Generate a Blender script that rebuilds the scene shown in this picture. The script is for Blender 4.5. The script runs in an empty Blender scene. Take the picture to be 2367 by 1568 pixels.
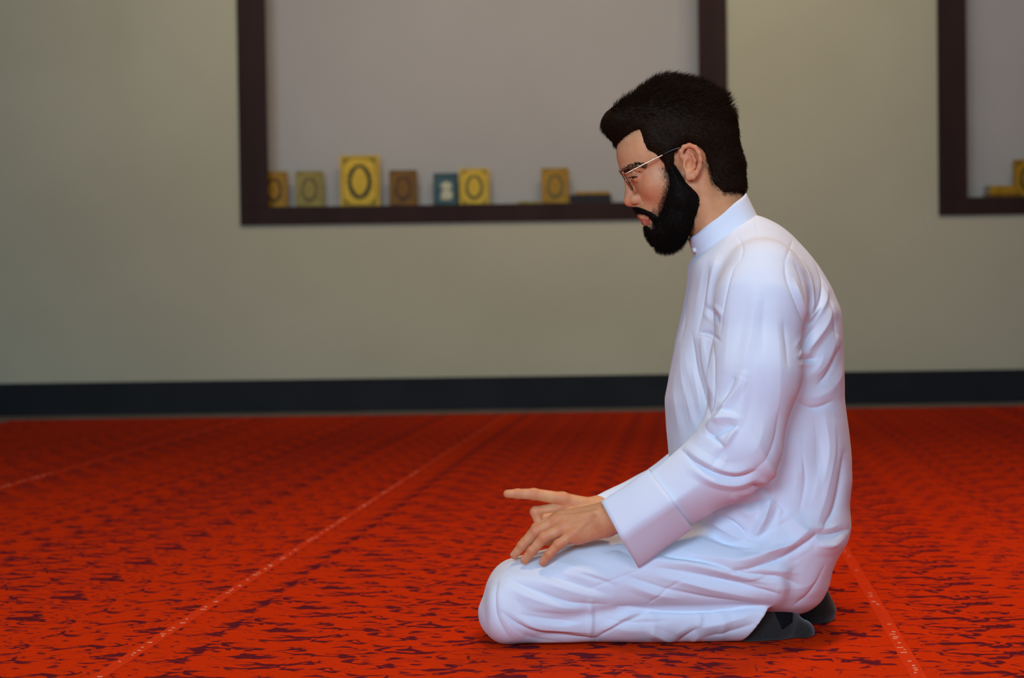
import bpy, math, random
import numpy as np
from mathutils import Matrix, Vector
random.seed(7); RNG = np.random.default_rng(7)

# ------------------------------------------------------------------ camera
FW, FH, FPX = 2367.0, 1568.0, 4200.0
CAM_H, PITCH, ROLL = 0.63, math.atan(101/4200.0), -0.0142
scene = bpy.context.scene
COL = scene.collection
cam_d = bpy.data.cameras.new('camera'); cam = bpy.data.objects.new('camera', cam_d); COL.objects.link(cam)
cam_d.sensor_width = 36.0; cam_d.lens = FPX/FW*36.0; cam_d.clip_start = 0.05; cam_d.clip_end = 100
RM = Matrix.Rotation(math.pi/2-PITCH, 3, 'X') @ Matrix.Rotation(ROLL, 3, 'Z')
cam.matrix_world = Matrix.Translation((0, 0, CAM_H)) @ RM.to_4x4()
cam_d.dof.use_dof = True; cam_d.dof.focus_distance = 3.24; cam_d.dof.aperture_fstop = 4.0
scene.camera = cam
RN = np.array(RM)

# ------------------------------------------------------------------ view, world, lights
scene.view_settings.view_transform = 'Standard'; scene.view_settings.look = 'None'
scene.view_settings.gamma = 1.0; scene.view_settings.use_curve_mapping = False
scene.view_settings.exposure = -0.5
world = bpy.data.worlds.new('world'); scene.world = world; world.use_nodes = True
world.node_tree.nodes['Background'].inputs[0].default_value = (0.62, 0.74, 1.0, 1)
world.node_tree.nodes['Background'].inputs[1].default_value = 0.25

def area_light(name, loc, target, sx, sy, power, color, shape='RECTANGLE', spread=math.pi):
    d = bpy.data.lights.new(name, 'AREA'); d.shape = shape; d.size = sx; d.size_y = sy
    d.energy = power; d.color = color; d.spread = spread
    o = bpy.data.objects.new(name, d); COL.objects.link(o); o.location = loc
    o.rotation_euler = (Vector(target)-Vector(loc)).to_track_quat('-Z', 'Y').to_euler()
    return o
DAY = (0.50, 0.73, 1.0)
WARM = (1.0, 0.64, 0.36)
# daylight entering the two windows of the wall behind the camera
area_light('window_daylight', (-1.7, -2.42, 2.45), (-1.7, 5, 2.1), 2.2, 1.7, 365, DAY)
area_light('window_daylight', (1.5, -2.42, 2.45), (1.5, 5, 2.1), 2.2, 1.7, 120, DAY)
# made-up wash light below the ceiling, added to brighten the niche wall
area_light('added_wall_light', (0.3, 5.6, 4.42), (0.3, 10.25, 2.3), 4.4, 0.12, 34, (1.0, 0.86, 0.62), spread=math.radians(75))

# ------------------------------------------------------------------ helpers: pixels <-> world
Y0 = 3.40
def ray(px, py):
    v = RN @ np.array([(px-FW/2)/FPX, -(py-FH/2)/FPX, -1.0]); return v
def at_y(px, py, Y):
    v = ray(px, py); return np.array([0, 0, CAM_H]) + v*(Y/v[1])
def at_z(px, py, Z):
    v = ray(px, py); return np.array([0, 0, CAM_H]) + v*((Z-CAM_H)/v[2])
def W(px, py, dy=0.0): return at_y(px, py, Y0+dy)
def to_px(V):
    c = (V-np.array([0, 0, CAM_H])) @ RN
    return FW/2 + FPX*c[:, 0]/(-c[:, 2]), FH/2 - FPX*c[:, 1]/(-c[:, 2])
MPP = Y0/FPX                                  # metres per pixel at the figure

def lin(r, g, b):
    f = lambda c: (c/255/12.92 if c/255 <= 0.04045 else ((c/255+0.055)/1.055)**2.4)
    return (f(r), f(g), f(b), 1.0)

# ------------------------------------------------------------------ helpers: materials
def mat(name, color, rough=0.6, metal=0.0, spec=0.5, **kw):
    m = bpy.data.materials.new(name); m.use_nodes = True
    b = m.node_tree.nodes['Principled BSDF']
    b.inputs['Base Color'].default_value = color if len(color) == 4 else (*color, 1)
    b.inputs['Roughness'].default_value = rough; b.inputs['Metallic'].default_value = metal
    b.inputs['Specular IOR Level'].default_value = spec
    for k, v in kw.items(): b.inputs[k.replace('_', ' ')].default_value = v
    return m
def node(m, t, **props):
    n = m.node_tree.nodes.new(t)
    for k, v in props.items(): setattr(n, k, v)
    return n
def link(m, a, b): m.node_tree.links.new(a, b)
def bsdf(m): return m.node_tree.nodes['Principled BSDF']
def add_noise_color(m, c1, c2, scale, detail=4, coord='Object', stretch=(1, 1, 1), lo=0.35, hi=0.65):
    tc = node(m, 'ShaderNodeTexCoord'); mp = node(m, 'ShaderNodeMapping'); mp.inputs['Scale'].default_value = stretch
    nz = node(m, 'ShaderNodeTexNoise'); nz.inputs['Scale'].default_value = scale; nz.inputs['Detail'].default_value = detail
    cr = node(m, 'ShaderNodeValToRGB'); e = cr.color_ramp.elements
    e[0].position, e[0].color = lo, c1; e[1].position, e[1].color = hi, c2
    link(m, tc.outputs[coord], mp.inputs[0]); link(m, mp.outputs[0], nz.inputs['Vector'])
    link(m, nz.outputs['Fac'], cr.inputs[0]); link(m, cr.outputs[0], bsdf(m).inputs['Base Color'])
    return nz
def add_bump(m, scale, strength, dist=0.002, detail=4, stretch=(1, 1, 1)):
    tc = node(m, 'ShaderNodeTexCoord'); mp = node(m, 'ShaderNodeMapping'); mp.inputs['Scale'].default_value = stretch
    nz = node(m, 'ShaderNodeTexNoise'); nz.inputs['Scale'].default_value = scale; nz.inputs['Detail'].default_value = detail
    bp = node(m, 'ShaderNodeBump'); bp.inputs['Strength'].default_value = strength; bp.inputs['Distance'].default_value = dist
    link(m, tc.outputs['Object'], mp.inputs[0]); link(m, mp.outputs[0], nz.inputs['Vector'])
    link(m, nz.outputs['Fac'], bp.inputs['Height']); link(m, bp.outputs[0], bsdf(m).inputs['Normal'])

M = {}
M['wall'] = mat('wall_paint', lin(196, 184, 152), 0.85, spec=0.2)
add_noise_color(M['wall'], lin(190, 186, 158), lin(197, 193, 165), 1.3); add_bump(M['wall'], 180, 0.08, 0.001)
M['panel'] = mat('niche_paint', lin(200, 186, 186), 0.85, spec=0.2); add_noise_color(M['panel'], lin(184, 179, 172), lin(190, 185, 178), 1.0)
M['frame'] = mat('dark_frame', lin(62, 46, 46), 0.6, spec=0.1); add_noise_color(M['frame'], lin(50, 34, 31), lin(57, 40, 36), 6, stretch=(1, 1, .15))
M['base'] = mat('vinyl_base', lin(44, 47, 51), 0.6, spec=0.12); add_noise_color(M['base'], lin(33, 35, 38), lin(39, 41, 44), 3)
M['floor'] = mat('grey_floor', lin(120, 112, 104), 0.7, spec=0.3); add_noise_color(M['floor'], lin(112, 105, 97), lin(128, 120, 110), 4)
M['ceil'] = mat('ceiling_paint', lin(225, 222, 215), 0.9); add_noise_color(M['ceil'], lin(172, 168, 160), lin(180, 176, 168), 2)
M['side'] = mat('side_wall_paint', lin(190, 180, 152), 0.9); add_noise_color(M['side'], lin(187, 176, 148), lin(194, 184, 156), 1.5)
M['white_metal'] = mat('white_metal', lin(230, 230, 228), 0.4)
M['glow'] = mat('lamp_diffuser', (1, .8, .55), 0.6); bsdf(M['glow']).inputs['Emission Color'].default_value = (1, .72, .42, 1); bsdf(M['glow']).inputs['Emission Strength'].default_value = 4.0
M['glass'] = mat('window_glass', (0.9, 0.95, 1.0), 0.02, Transmission_Weight=1.0)

# ------------------------------------------------------------------ helpers: meshes
def raw_mesh(name, V, F, smooth=False, mats=(), midx=None):
    """V (n,3); F list of lists, or (n,k) int array"""
    me = bpy.data.meshes.new(name)
    if isinstance(F, np.ndarray):
        n, k = F.shape
        me.vertices.add(len(V)); me.vertices.foreach_set('co', np.asarray(V, np.float32).ravel())
        me.loops.add(n*k); me.loops.foreach_set('vertex_index', F.astype(np.int32).ravel())
        me.polygons.add(n); me.polygons.foreach_set('loop_start', np.arange(0, n*k, k, dtype=np.int32))
    else:
        me.from_pydata([tuple(map(float, v)) for v in V], [], [list(map(int, f)) for f in F])
    if midx is not None: me.polygons.foreach_set('material_index', np.asarray(midx, np.int32))
    me.update(calc_edges=True)
    if smooth: me.polygons.foreach_set('use_smooth', np.ones(len(me.polygons), bool))
    me.validate(clean_customdata=False)
    for m in (mats if isinstance(mats, (list, tuple)) else [mats]): me.materials.append(m)
    return me
def link_obj(name, me, parent=None, loc=None):
    o = bpy.data.objects.new(name, me); COL.objects.link(o)
    if parent is not None: o.parent = parent
    if loc is not None: o.location = loc
    return o
def tag(o, label=None, cat=None, group=None, kind=None):
    for k, v in (('label', label), ('category', cat), ('group', group), ('kind', kind)):
        if v: o[k] = v
    return o
class MB:
    """collects boxes, tubes, lathes and prisms for ONE part"""
    def __init__(self): self.V, self.F = [], []
    def add(self, V, F):
        n = len(self.V); self.V += [tuple(map(float, v)) for v in V]; self.F += [[i+n for i in f] for f in F]; return self
    def box(self, x0, x1, y0, y1, z0, z1, bev=0.0):
        if bev <= 0:
            V = [(x, y, z) for z in (z0, z1) for y in (y0, y1) for x in (x0, x1)]
            return self.add(V, [(0, 2, 3, 1), (4, 5, 7, 6), (0, 1, 5, 4), (2, 6, 7, 3), (0, 4, 6, 2), (1, 3, 7, 5)])
        import bmesh
        bm = bmesh.new(); bmesh.ops.create_cube(bm, size=1.0)
        for v in bm.verts: v.co = ((x0+x1)/2+v.co.x*(x1-x0), (y0+y1)/2+v.co.y*(y1-y0), (z0+z1)/2+v.co.z*(z1-z0))
        bmesh.ops.bevel(bm, geom=bm.edges[:]+bm.verts[:], offset=bev, segments=2, affect='EDGES', profile=0.6)
        bm.verts.index_update(); V = [v.co[:] for v in bm.verts]; F = [[v.index for v in f.verts] for f in bm.faces]; bm.free()
        return self.add(V, F)
    def tube(self, pts, rad, n=10, closed=False):
        P = [np.array(p, float) for p in pts]; m = len(P); R = rad if hasattr(rad, '__len__') else [rad]*m
        V = []; F = []; ref = None
        for i in range(m):
            t = (P[(i+1) % m]-P[i-1]) if closed else (P[min(i+1, m-1)]-P[max(i-1, 0)])
            t = t/np.linalg.norm(t)
            if ref is None: ref = np.cross(t, [0, 0, 1.0] if abs(t[2]) < .9 else [1.0, 0, 0])
            ref = ref-t*np.dot(ref, t); ref /= np.linalg.norm(ref); b = np.cross(t, ref)
            V += [P[i]+R[i]*(math.cos(a)*ref+math.sin(a)*b) for a in [2*math.pi*k/n for k in range(n)]]
        for i in range(m if closed else m-1):
            j = (i+1) % m
            F += [(i*n+k, i*n+(k+1) % n, j*n+(k+1) % n, j*n+k) for k in range(n)]
        if not closed: F += [list(range(n))[::-1], [(m-1)*n+k for k in range(n)]]
        return self.add(V, F)
    def prism(self, pts, y0, y1):                # outline in x,z
        n = len(pts); V = [(x, y0, z) for x, z in pts]+[(x, y1, z) for x, z in pts]
        return self.add(V, [list(range(n)), [n+i for i in range(n)][::-1]]+[(i, n+i, n+(i+1) % n, (i+1) % n) for i in range(n)])
    def ringprism(self, outer, inner, y0, y1):
        n = len(outer); V = [(x, y, z) for y in (y0, y1) for L in (outer, inner) for x, z in L]
        F = []
        for i in range(n):
            j = (i+1) % n
            F += [(i, j, n+j, n+i), (2*n+i, 3*n+i, 3*n+j, 2*n+j), (i, 2*n+i, 2*n+j, j), (n+i, n+j, 3*n+j, 3*n+i)]
        return self.add(V, F)
    def build(self, name, m, parent=None, smooth=False, loc=None, solid=True):
        me = raw_mesh(name, self.V, self.F, smooth, m)
        import bmesh
        bm = bmesh.new(); bm.from_mesh(me)
        if solid: bmesh.ops.recalc_face_normals(bm, faces=bm.faces[:])
        bm.to_mesh(me); bm.free()
        return link_obj(name, me, parent, loc)
def struct(name, mb, m, label, cat, parent=None):
    o = mb.build(name, m, parent); tag(o, label, cat, kind='structure'); return o

# ================================================================== THE ROOM
WY = 10.25; XL, XR, YF, ZC = -5.2, 5.6, -2.6, 4.6
FY = WY-0.03                                  # front face of the niche frames
def wx(px, py): return float(at_y(px, py, FY)[0])
def wz(px, py): return float(at_y(px, py, FY)[2])
n1x0, n1x1 = wx(555, 500), wx(1683, 300)       # outer sides of the frame of the first niche
n1z0, n1z1 = wz(1100, 512.5), 2.75
n2x0 = wx(2171, 400); n2x1 = n2x0+(n1x1-n1x0); n2z0 = n1z0
PW, BH = 0.160, 0.098                          # post width, bottom rail height
ledge = n1z0+BH
struct('floor', MB().box(XL, XR, YF, WY, -0.12, -0.012), M['floor'], 'grey floor showing along the wall beyond the red carpet', 'floor')
struct('ceiling', MB().box(XL, XR, YF, WY, ZC, ZC+0.1), M['ceil'], 'plain off white ceiling', 'ceiling')
b = MB()
hz0, hz1 = ledge-0.004, n1z1-PW+0.02           # recess openings (wider than the frame's own opening)
a0, a1, c0, c1 = n1x0+0.05, n1x1-0.05, n2x0+0.05, n2x1-0.05
REC = 0.30
b.box(XL, XR, WY, WY+0.12, -0.12, hz0).box(XL, XR, WY, WY+0.12, hz1, ZC)
b.box(XL, a0, WY, WY+0.12, hz0, hz1).box(a1, c0, WY, WY+0.12, hz0, hz1).box(c1, XR, WY, WY+0.12, hz0, hz1)
wall = struct('wall_back', b, M['wall'], 'olive beige painted wall behind the kneeling man', 'wall')
for k, (x0, x1) in enumerate(((a0, a1), (c0, c1))):
    b = MB().box(x0-.03, x1+.03, WY+REC, WY+REC+.05, hz0-.05, hz1+.05)
    b.box(x0-.03, x0, WY+.12, WY+REC, hz0-.05, hz1+.05).box(x1, x1+.03, WY+.12, WY+REC, hz0-.05, hz1+.05)
    b.box(x0, x1, WY+.12, WY+REC, hz0-.05, hz0).box(x0, x1, WY+.12, WY+REC, hz1, hz1+.05)
    o = b.build('niche_recess', M['panel'], wall)
struct('wall_left', MB().box(XL-.1, XL, YF, WY, -.12, ZC), M['side'], 'beige side wall out to the left', 'wall')
struct('wall_right', MB().box(XR, XR+.1, YF, WY, -.12, ZC), M['side'], 'beige side wall out to the right', 'wall')
b = MB()
win = [(-2.9, -.5, 1.5, 3.4), (.3, 2.7, 1.5, 3.4)]
b.box(XL, XR, YF-.1, YF, -.12, 1.5).box(XL, XR, YF-.1, YF, 3.4, ZC).box(XL, -2.9, YF-.1, YF, 1.5, 3.4).box(-.5, .3, YF-.1, YF, 1.5, 3.4).box(2.7, XR, YF-.1, YF, 1.5, 3.4)
struct('wall_front', b, M['side'], 'beige wall with two windows behind the camera', 'wall')
for k, (x0, x1, z0, z1) in enumerate(win):
    e = bpy.data.objects.new('window_%d' % (k+1), None); COL.objects.link(e); e.location = ((x0+x1)/2, YF-.05, z0)
    tag(e, ['wide window behind the camera on the book side', 'wide window behind the camera on the kneeling man side'][k], 'window', kind='structure')
    w, h = (x1-x0)/2, z1-z0
    f = MB().box(-w, w, -.04, .04, 0, .06).box(-w, w, -.04, .04, h-.06, h).box(-w, -w+.06, -.04, .04, .06, h-.06).box(w-.06, w, -.04, .04, .06, h-.06).box(-.03, .03, -.04, .04, .06, h-.06)
    f.build('window_frame', M['white_metal'], e)
    MB().box(-w+.06, -.03, -.005, .005, .06, h-.06).build('pane', M['glass'], e); MB().box(.03, w-.06, -.005, .005, .06, h-.06).build('pane', M['glass'], e)
# dark frames around the niches
def niche_frame(x0, x1, z0, z1, label):
    e = bpy.data.objects.new('niche_frame', None); COL.objects.link(e); e.location = ((x0+x1)/2, WY, z0); w = (x1-x0)/2; h = z1-z0
    tag(e, label, 'frame', 'dark frames around the wall niches', 'structure')
    MB().box(-w, w, -.03, -.0005, 0, BH, .004).build('bottom_rail', M['frame'], e)
    MB().box(-w+.0515, w-.0515, 0.0, REC-.001, BH-.0035, BH).build('shelf_board', M['frame'], e)
    MB().box(-w, -w+PW, -.03, -.0005, BH, h, .004).build('post', M['frame'], e); MB().box(w-PW, w, -.03, -.0005, BH, h, .004).build('post', M['frame'], e)
    MB().box(-w+PW, w-PW, -.03, -.0005, h-PW, h, .004).build('top_rail', M['frame'], e)
niche_frame(n1x0, n1x1, n1z0, n1z1, 'dark brown frame of the wide niche behind the man')
niche_frame(n2x0, n2x1, n2z0, n1z1, 'dark brown frame of the niche cut off by the picture edge')
# vinyl baseboard
bh = wz(1183, 871)
b = MB().box(XL, XR, WY-.012, WY, -.012, bh-.004).box(XL, XR, WY-.008, WY, bh-.004, bh)
struct('baseboard_back', b, M['base'], 'charcoal vinyl baseboard along the beige wall', 'baseboard')
# carpet ------------------------------------------------------------
d0, d1 = at_z(658, 1289, 0)[:2], at_z(229, 1564, 0)[:2]
r0, r1 = at_z(1956, 1280, 0)[:2], at_z(2116, 1551, 0)[:2]
ang = 0.5*(math.atan2(*(d0-d1))+math.atan2(*(r0-r1)))          # row direction measured from +y
RD = np.array([math.sin(ang), math.cos(ang)]); RP = np.array([math.cos(ang), -math.sin(ang)])
sL, sR = float(np.dot((d0+d1)/2, RP)), float(np.dot((r0+r1)/2, RP)); ROW = sR-sL
m = mat('carpet_pile', lin(190, 42, 8), 0.95, spec=0.02); M['carpet'] = m
tc = node(m, 'ShaderNodeTexCoord'); sp = node(m, 'ShaderNodeSeparateXYZ'); link(m, tc.outputs['Object'], sp.inputs[0])
def mth(op, a, b=None, c=None):
    n = node(m, 'ShaderNodeMath', operation=op)
    for i, x in enumerate((a, b, c)):
        if x is None: continue
        if isinstance(x, (int, float)): n.inputs[i].default_value = x
        else: link(m, x, n.inputs[i])
    return n.outputs[0]
X, Y = sp.outputs[0], sp.outputs[1]
u = mth('ADD', mth('MULTIPLY', X, float(RP[0])), mth('MULTIPLY', Y, float(RP[1])))
v = mth('ADD', mth('MULTIPLY', X, float(RD[0])), mth('MULTIPLY', Y, float(RD[1])))
th = mth('MULTIPLY', v, 2*math.pi/0.25)
cb = node(m, 'ShaderNodeCombineXYZ')
R_ = 0.25/(2*math.pi)
link(m, mth('MULTIPLY', u, 0.6), cb.inputs[0]); link(m, mth('MULTIPLY', mth('COSINE', th), R_), cb.inputs[1]); link(m, mth('MULTIPLY', mth('SINE', th), R_), cb.inputs[2])
def noise(scale, detail, dist, off):
    mp = node(m, 'ShaderNodeMapping'); mp.inputs['Location'].default_value = off; link(m, cb.outputs[0], mp.inputs[0])
    n = node(m, 'ShaderNodeTexNoise'); n.inputs['Scale'].default_value = scale; n.inputs['Detail'].default_value = detail; n.inputs['Distortion'].default_value = dist
    link(m, mp.outputs[0], n.inputs['Vector']); return n.outputs['Fac']
def smooth(x, a, b_):
    n = node(m, 'ShaderNodeMapRange', interpolation_type='SMOOTHSTEP'); link(m, x, n.inputs[0]); n.inputs[1].default_value = a; n.inputs[2].default_value = b_; return n.outputs[0]
nA = noise(27, 1.2, 0.8, (0, 0, 0)); nB = noise(24, 1, 0.0, (3.1, 1.7, 0.4)); nC = noise(40, 1, 0.5, (7.3, 2.2, 5.0))
band = mth('ABSOLUTE', mth('SUBTRACT', nA, 0.5))
wdt = mth('MULTIPLY', smooth(nB, 0.44, 0.70), 0.080)
mk1 = smooth(mth('SUBTRACT', mth('ADD', wdt, 0.011), band), -0.012, 0.016)
mk2 = smooth(nC, 0.63, 0.70)
mk = mth('MAXIMUM', mth('MULTIPLY', mk1, mth('ADD', mth('MULTIPLY', smooth(nB, .34, .52), .62), .30)), mth('MULTIPLY', mk2, 0.8))
fine = node(m, 'ShaderNodeTexNoise'); fine.inputs['Scale'].default_value = 260; fine.inputs['Detail'].default_value = 3; link(m, tc.outputs['Object'], fine.inputs['Vector'])
mx = node(m, 'ShaderNodeMix', data_type='RGBA'); link(m, mk, mx.inputs[0]); mx.inputs[6].default_value = lin(220, 56, 8); mx.inputs[7].default_value = lin(86, 26, 40)
mx2 = node(m, 'ShaderNodeMix', data_type='RGBA', blend_type='MULTIPLY'); mx2.inputs[0].default_value = 0.5
cr = node(m, 'ShaderNodeValToRGB'); cr.color_ramp.elements[0].color = (.72, .72, .72, 1); cr.color_ramp.elements[0].position = .3; cr.color_ramp.elements[1].position = .7
link(m, fine.outputs['Fac'], cr.inputs[0]); link(m, mx.outputs[2], mx2.inputs[6]); link(m, cr.outputs[0], mx2.inputs[7]); link(m, mx2.outputs[2], bsdf(m).inputs['Base Color'])
bp = node(m, 'ShaderNodeBump'); bp.inputs['Strength'].default_value = .5; bp.inputs['Distance'].default_value = .004; link(m, fine.outputs['Fac'], bp.inputs['Height']); link(m, bp.outputs[0], bsdf(m).inputs['Normal'])
M['row'] = mat('row_line_pile', lin(208, 52, 4), 0.95, spec=0.08); add_noise_color(M['row'], lin(212, 54, 8), lin(224, 60, 10), 90)
M['stitch'] = mat('stitch_thread', lin(235, 170, 120), 0.8); add_noise_color(M['stitch'], lin(225, 150, 100), lin(245, 190, 150), 60)
CX0, CX1, CY0, CY1 = -2.69, 4.6, -1.6, 9.70
e = bpy.data.objects.new('carpet', None); COL.objects.link(e)
tag(e, 'red prayer hall carpet with dark purple streaks covering the floor', 'carpet')
MB().box(CX0, CX1, CY0, CY1, -.012, 0.0, .003).build('carpet_pile', M['carpet'], e)
st = MB()
for k in range(-4, 5):
    s = sL+k*ROW; pts = []
    for sd in (-.013, .013):
        p0 = RP*(s+sd)
        t = [(c-p0[1])/RD[1] for c in (CY0+.01, CY1-.01)]; tx = sorted([(c-p0[0])/RD[0] for c in (CX0+.01, CX1-.01)])
        lo_, hi_ = max(t[0], tx[0]), min(t[1], tx[1]); pts.append((p0+RD*lo_, p0+RD*hi_, lo_, hi_))
    if pts[0][3]-pts[0][2] < .5 or pts[1][3]-pts[1][2] < .5: continue
    (A, B_, la, ha), (C, D, lc, hc) = pts
    V = [(*A, .0008), (*C, .0008), (*D, .0008), (*B_, .0008), (*A, -.006), (*C, -.006), (*D, -.006), (*B_, -.006)]
    MB().add(V, [(0, 1, 2, 3), (7, 6, 5, 4), (0, 4, 5, 1), (1, 5, 6, 2), (2, 6, 7, 3), (3, 7, 4, 0)]).build('row_line', M['row'], e)
    tt = max(la, lc, 1.2)
    while tt < min(ha, hc, 6.5):
        if random.random() < .32:
            c = RP*(s+random.uniform(-.003, .003))+RD*tt; L, w2 = random.uniform(.002, .006), random.uniform(.001, .0022)
            st.add([(c[0]+sx*L, c[1]+sy*w2, z) for z in (.0006, .0016) for sx, sy in ((-1, -1), (1, -1), (1, 1), (-1, 1))], [(4, 5, 6, 7), (0, 1, 5, 4), (1, 2, 6, 5), (2, 3, 7, 6), (3, 0, 4, 7)])
        tt += random.uniform(.012, .03)
o = st.build('stitching', M['stitch'], e); o['kind'] = 'stuff'
# warm ceiling lights (out of frame)
def ceiling_light(x, y, power, label, r=.16):
    e = bpy.data.objects.new('ceiling_light', None); COL.objects.link(e); e.location = (x, y, ZC); tag(e, label, 'lamp', 'round warm ceiling lights')
    n = 24; ang_ = [2*math.pi*i/n for i in range(n)]
    V = [(rr*math.cos(a), rr*math.sin(a), z) for rr, z in ((r+.03, 0), (r+.03, -.03), (r, -.035), (r, -.02)) for a in ang_]
    MB().add(V, [(i*n+k, i*n+(k+1) % n, (i+1)*n+(k+1) % n, (i+1)*n+k) for i in range(3) for k in range(n)]).build('trim_ring', M['white_metal'], e, True)
    MB().add([(r*math.cos(a), r*math.sin(a), -.02) for a in ang_], [list(range(n))[::-1]]).build('diffuser', M['glow'], e, solid=False)
    d = bpy.data.lights.new('ceiling_lamp', 'AREA'); d.shape = 'DISK'; d.size = 2*r; d.energy = power; d.color = WARM; d.spread = math.radians(115)
    l = bpy.data.objects.new('ceiling_lamp', d); COL.objects.link(l); l.location = (x, y, ZC-.045)
ceiling_light(1.25, 4.35, 40, 'round ceiling light just behind the kneeling man', .3)
ceiling_light(.0, 2.6, 25, 'round ceiling light above the empty carpet before the man', .3)

e = bpy.data.objects.new('added_light_bar', None); COL.objects.link(e); e.location = (0, 5.55, ZC); tag(e, 'added white bar under the ceiling, made up to hold the extra wall light', 'lamp')  # unseen bar, made up to carry the added light on the niche wall
MB().box(-2.0, 2.6, -.10, -.02, -.16, -.06, .01).build('housing', M['white_metal'], e)
for sx in (-1.5, .3, 2.1): MB().box(sx-.01, sx+.01, -.07, -.05, -.06, 0).build('bracket', M['white_metal'], e)
# ================================================================== BOOKS
BK = {}
def bookmat(key, a, b_, sc=25, rough=.45, metal=0.0):
    BK[key] = mat('book_'+key, a, rough, metal, spec=.15); add_noise_color(BK[key], a, b_, sc); return BK[key]
bookmat('gold', lin(214, 172, 40), lin(228, 188, 54)); bookmat('brown', lin(116, 76, 8), lin(138, 94, 14)); bookmat('ochre', lin(162, 118, 20), lin(182, 136, 32))
bookmat('olive', lin(146, 128, 58), lin(166, 148, 74)); bookmat('teal', lin(58, 84, 88), lin(74, 102, 104)); bookmat('green_ink', lin(48, 52, 14), lin(64, 66, 20))
bookmat('dark_ink', lin(70, 48, 16), lin(88, 62, 22)); bookmat('pages', lin(214, 204, 172), lin(226, 218, 190), 80, .8); bookmat('black', lin(38, 31, 28), lin(46, 38, 34))
bookmat('cream', lin(196, 190, 150), lin(210, 206, 170)); bookmat('mid_olive', lin(96, 86, 44), lin(112, 100, 54))
def oval(cx, cz, rx, rz, n=40, point=0.0):
    out = []
    for i in range(n):
        a = 2*math.pi*i/n; s = 1+point*max(0, abs(math.sin(a))-.8)/.2
        out.append((cx+rx*math.cos(a), cz+rz*math.sin(a)*s))
    return out
def scallop(cx, cz, rx, rz, n=64, lobes=16, amp=.05):
    return [(cx+rx*(1+amp*math.cos(lobes*2*math.pi*i/n))*math.cos(2*math.pi*i/n), cz+rz*(1+amp*math.cos(lobes*2*math.pi*i/n))*math.sin(2*math.pi*i/n)) for i in range(n)]
def rect(x0, x1, z0, z1): return [(x0, z0), (x1, z0), (x1, z1), (x0, z1)]
def book(w, h, t, cover, ink, label, style='medallion', inner=None):
    """upright book: front cover faces -y; base centre at the Empty"""
    e = bpy.data.objects.new('book', None); COL.objects.link(e); tag(e, label, 'book', 'holy books standing in the wall niches')
    c = .003
    b = MB().box(-w/2, w/2, -t/2, -t/2+c, 0, h, .0008).box(-w/2, w/2, t/2-c, t/2, 0, h, .0008).box(-w/2, -w/2+c, -t/2+c, t/2-c, 0, h)
    b.build('cover', BK[cover], e)
    MB().box(-w/2+c, w/2-.004, -t/2+c, t/2-c, .004, h-.004).build('page_block', BK['pages'], e)
    yf = -t/2; I = BK[ink]
    if style == 'medallion':
        MB().ringprism(rect(-w*.44, w*.44, h*.04, h*.96), rect(-w*.42, w*.42, h*.055, h*.945), yf-.0012, yf+.001).build('border', I, e)
        loz = [(w*.205*math.copysign(abs(math.cos(2*math.pi*i/64))**1.35, math.cos(2*math.pi*i/64)), h*.5+h*.27*math.copysign(abs(math.sin(2*math.pi*i/64))**1.1, math.sin(2*math.pi*i/64))) for i in range(64)]
        MB().ringprism(scallop(0, h*.49, w*.31, h*.335), loz, yf-.0012, yf+.001).build('medallion', I, e)
        MB().prism(oval(0, h*.5, w*.09, h*.11, 24, .2), yf-.0012, yf+.001).build('centre_motif', BK[inner or cover], e)
        for sx in (-1, 1):
            for sz in (-1, 1):
                x, z = sx*w*.39, h*.5+sz*h*.425
                MB().prism([(x, z), (x-sx*w*.16, z), (x-sx*w*.05, z-sz*h*.05), (x, z-sz*h*.11)], yf-.001, yf+.001).build('corner_ornament', BK[inner or cover] if not inner else I, e)
    else:
        MB().prism(oval(w*.02, h*.62, w*.22, h*.12), yf-.0012, yf+.001).build('upper_calligraphy', BK['cream'], e)
        MB().prism([(-w*.2, h*.2), (w*.15, h*.2), (w*.27, h*.27), (w*.25, h*.45), (w*.05, h*.5), (-w*.17, h*.46)], yf-.0012, yf+.001).build('lower_calligraphy', BK['cream'], e)
        MB().ringprism(rect(-w*.46, w*.46, h*.03, h*.97), rect(-w*.41, w*.41, h*.06, h*.94), yf-.0012, yf+.001).build('border', BK['black'], e)
    return e
BY = WY+0.17
S = BY/FPX
def put(px0, px1, ptop, t, cover, ink, label, style='medallion', inner=None, dy=0, rot=0, lean=0.03):
    pb = 478-(px0-700)*.0142
    x = float(at_y((px0+px1)/2, pb, BY+dy)[0]); w = (px1-px0)*S; z1 = float(at_y((px0+px1)/2, ptop, BY+dy)[2])
    o = book(w, z1-ledge, t, cover, ink, label, style, inner); o.location = (x, BY+dy, ledge+.0003); o.rotation_euler = (0, 0, rot); return o
put(604, 665, 397, .035, 'ochre', 'dark_ink', 'ochre book with dark medallion half hidden by the niche frame post')
put(685, 748, 396, .035, 'olive', 'mid_olive', 'faded olive gold book just short of the tallest gold book')
put(788, 878, 360, .05, 'gold', 'green_ink', 'tallest bright gold book with dark green oval wreath', inner='gold')
put(901, 965, 394, .035, 'brown', 'dark_ink', 'small dark brown book with faint medallion, beside the tallest gold book')
put(1003, 1060, 401, .03, 'teal', 'cream', 'teal book with cream calligraphy on its cover', style='teal', dy=.03)
put(1063, 1131, 390, .04, 'gold', 'mid_olive', 'yellow gold book with olive medallion touching the teal book', inner='gold')
put(1252, 1315, 389, .04, 'ochre', 'mid_olive', 'ochre book with olive medallion standing by the stack of flat books')
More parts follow.
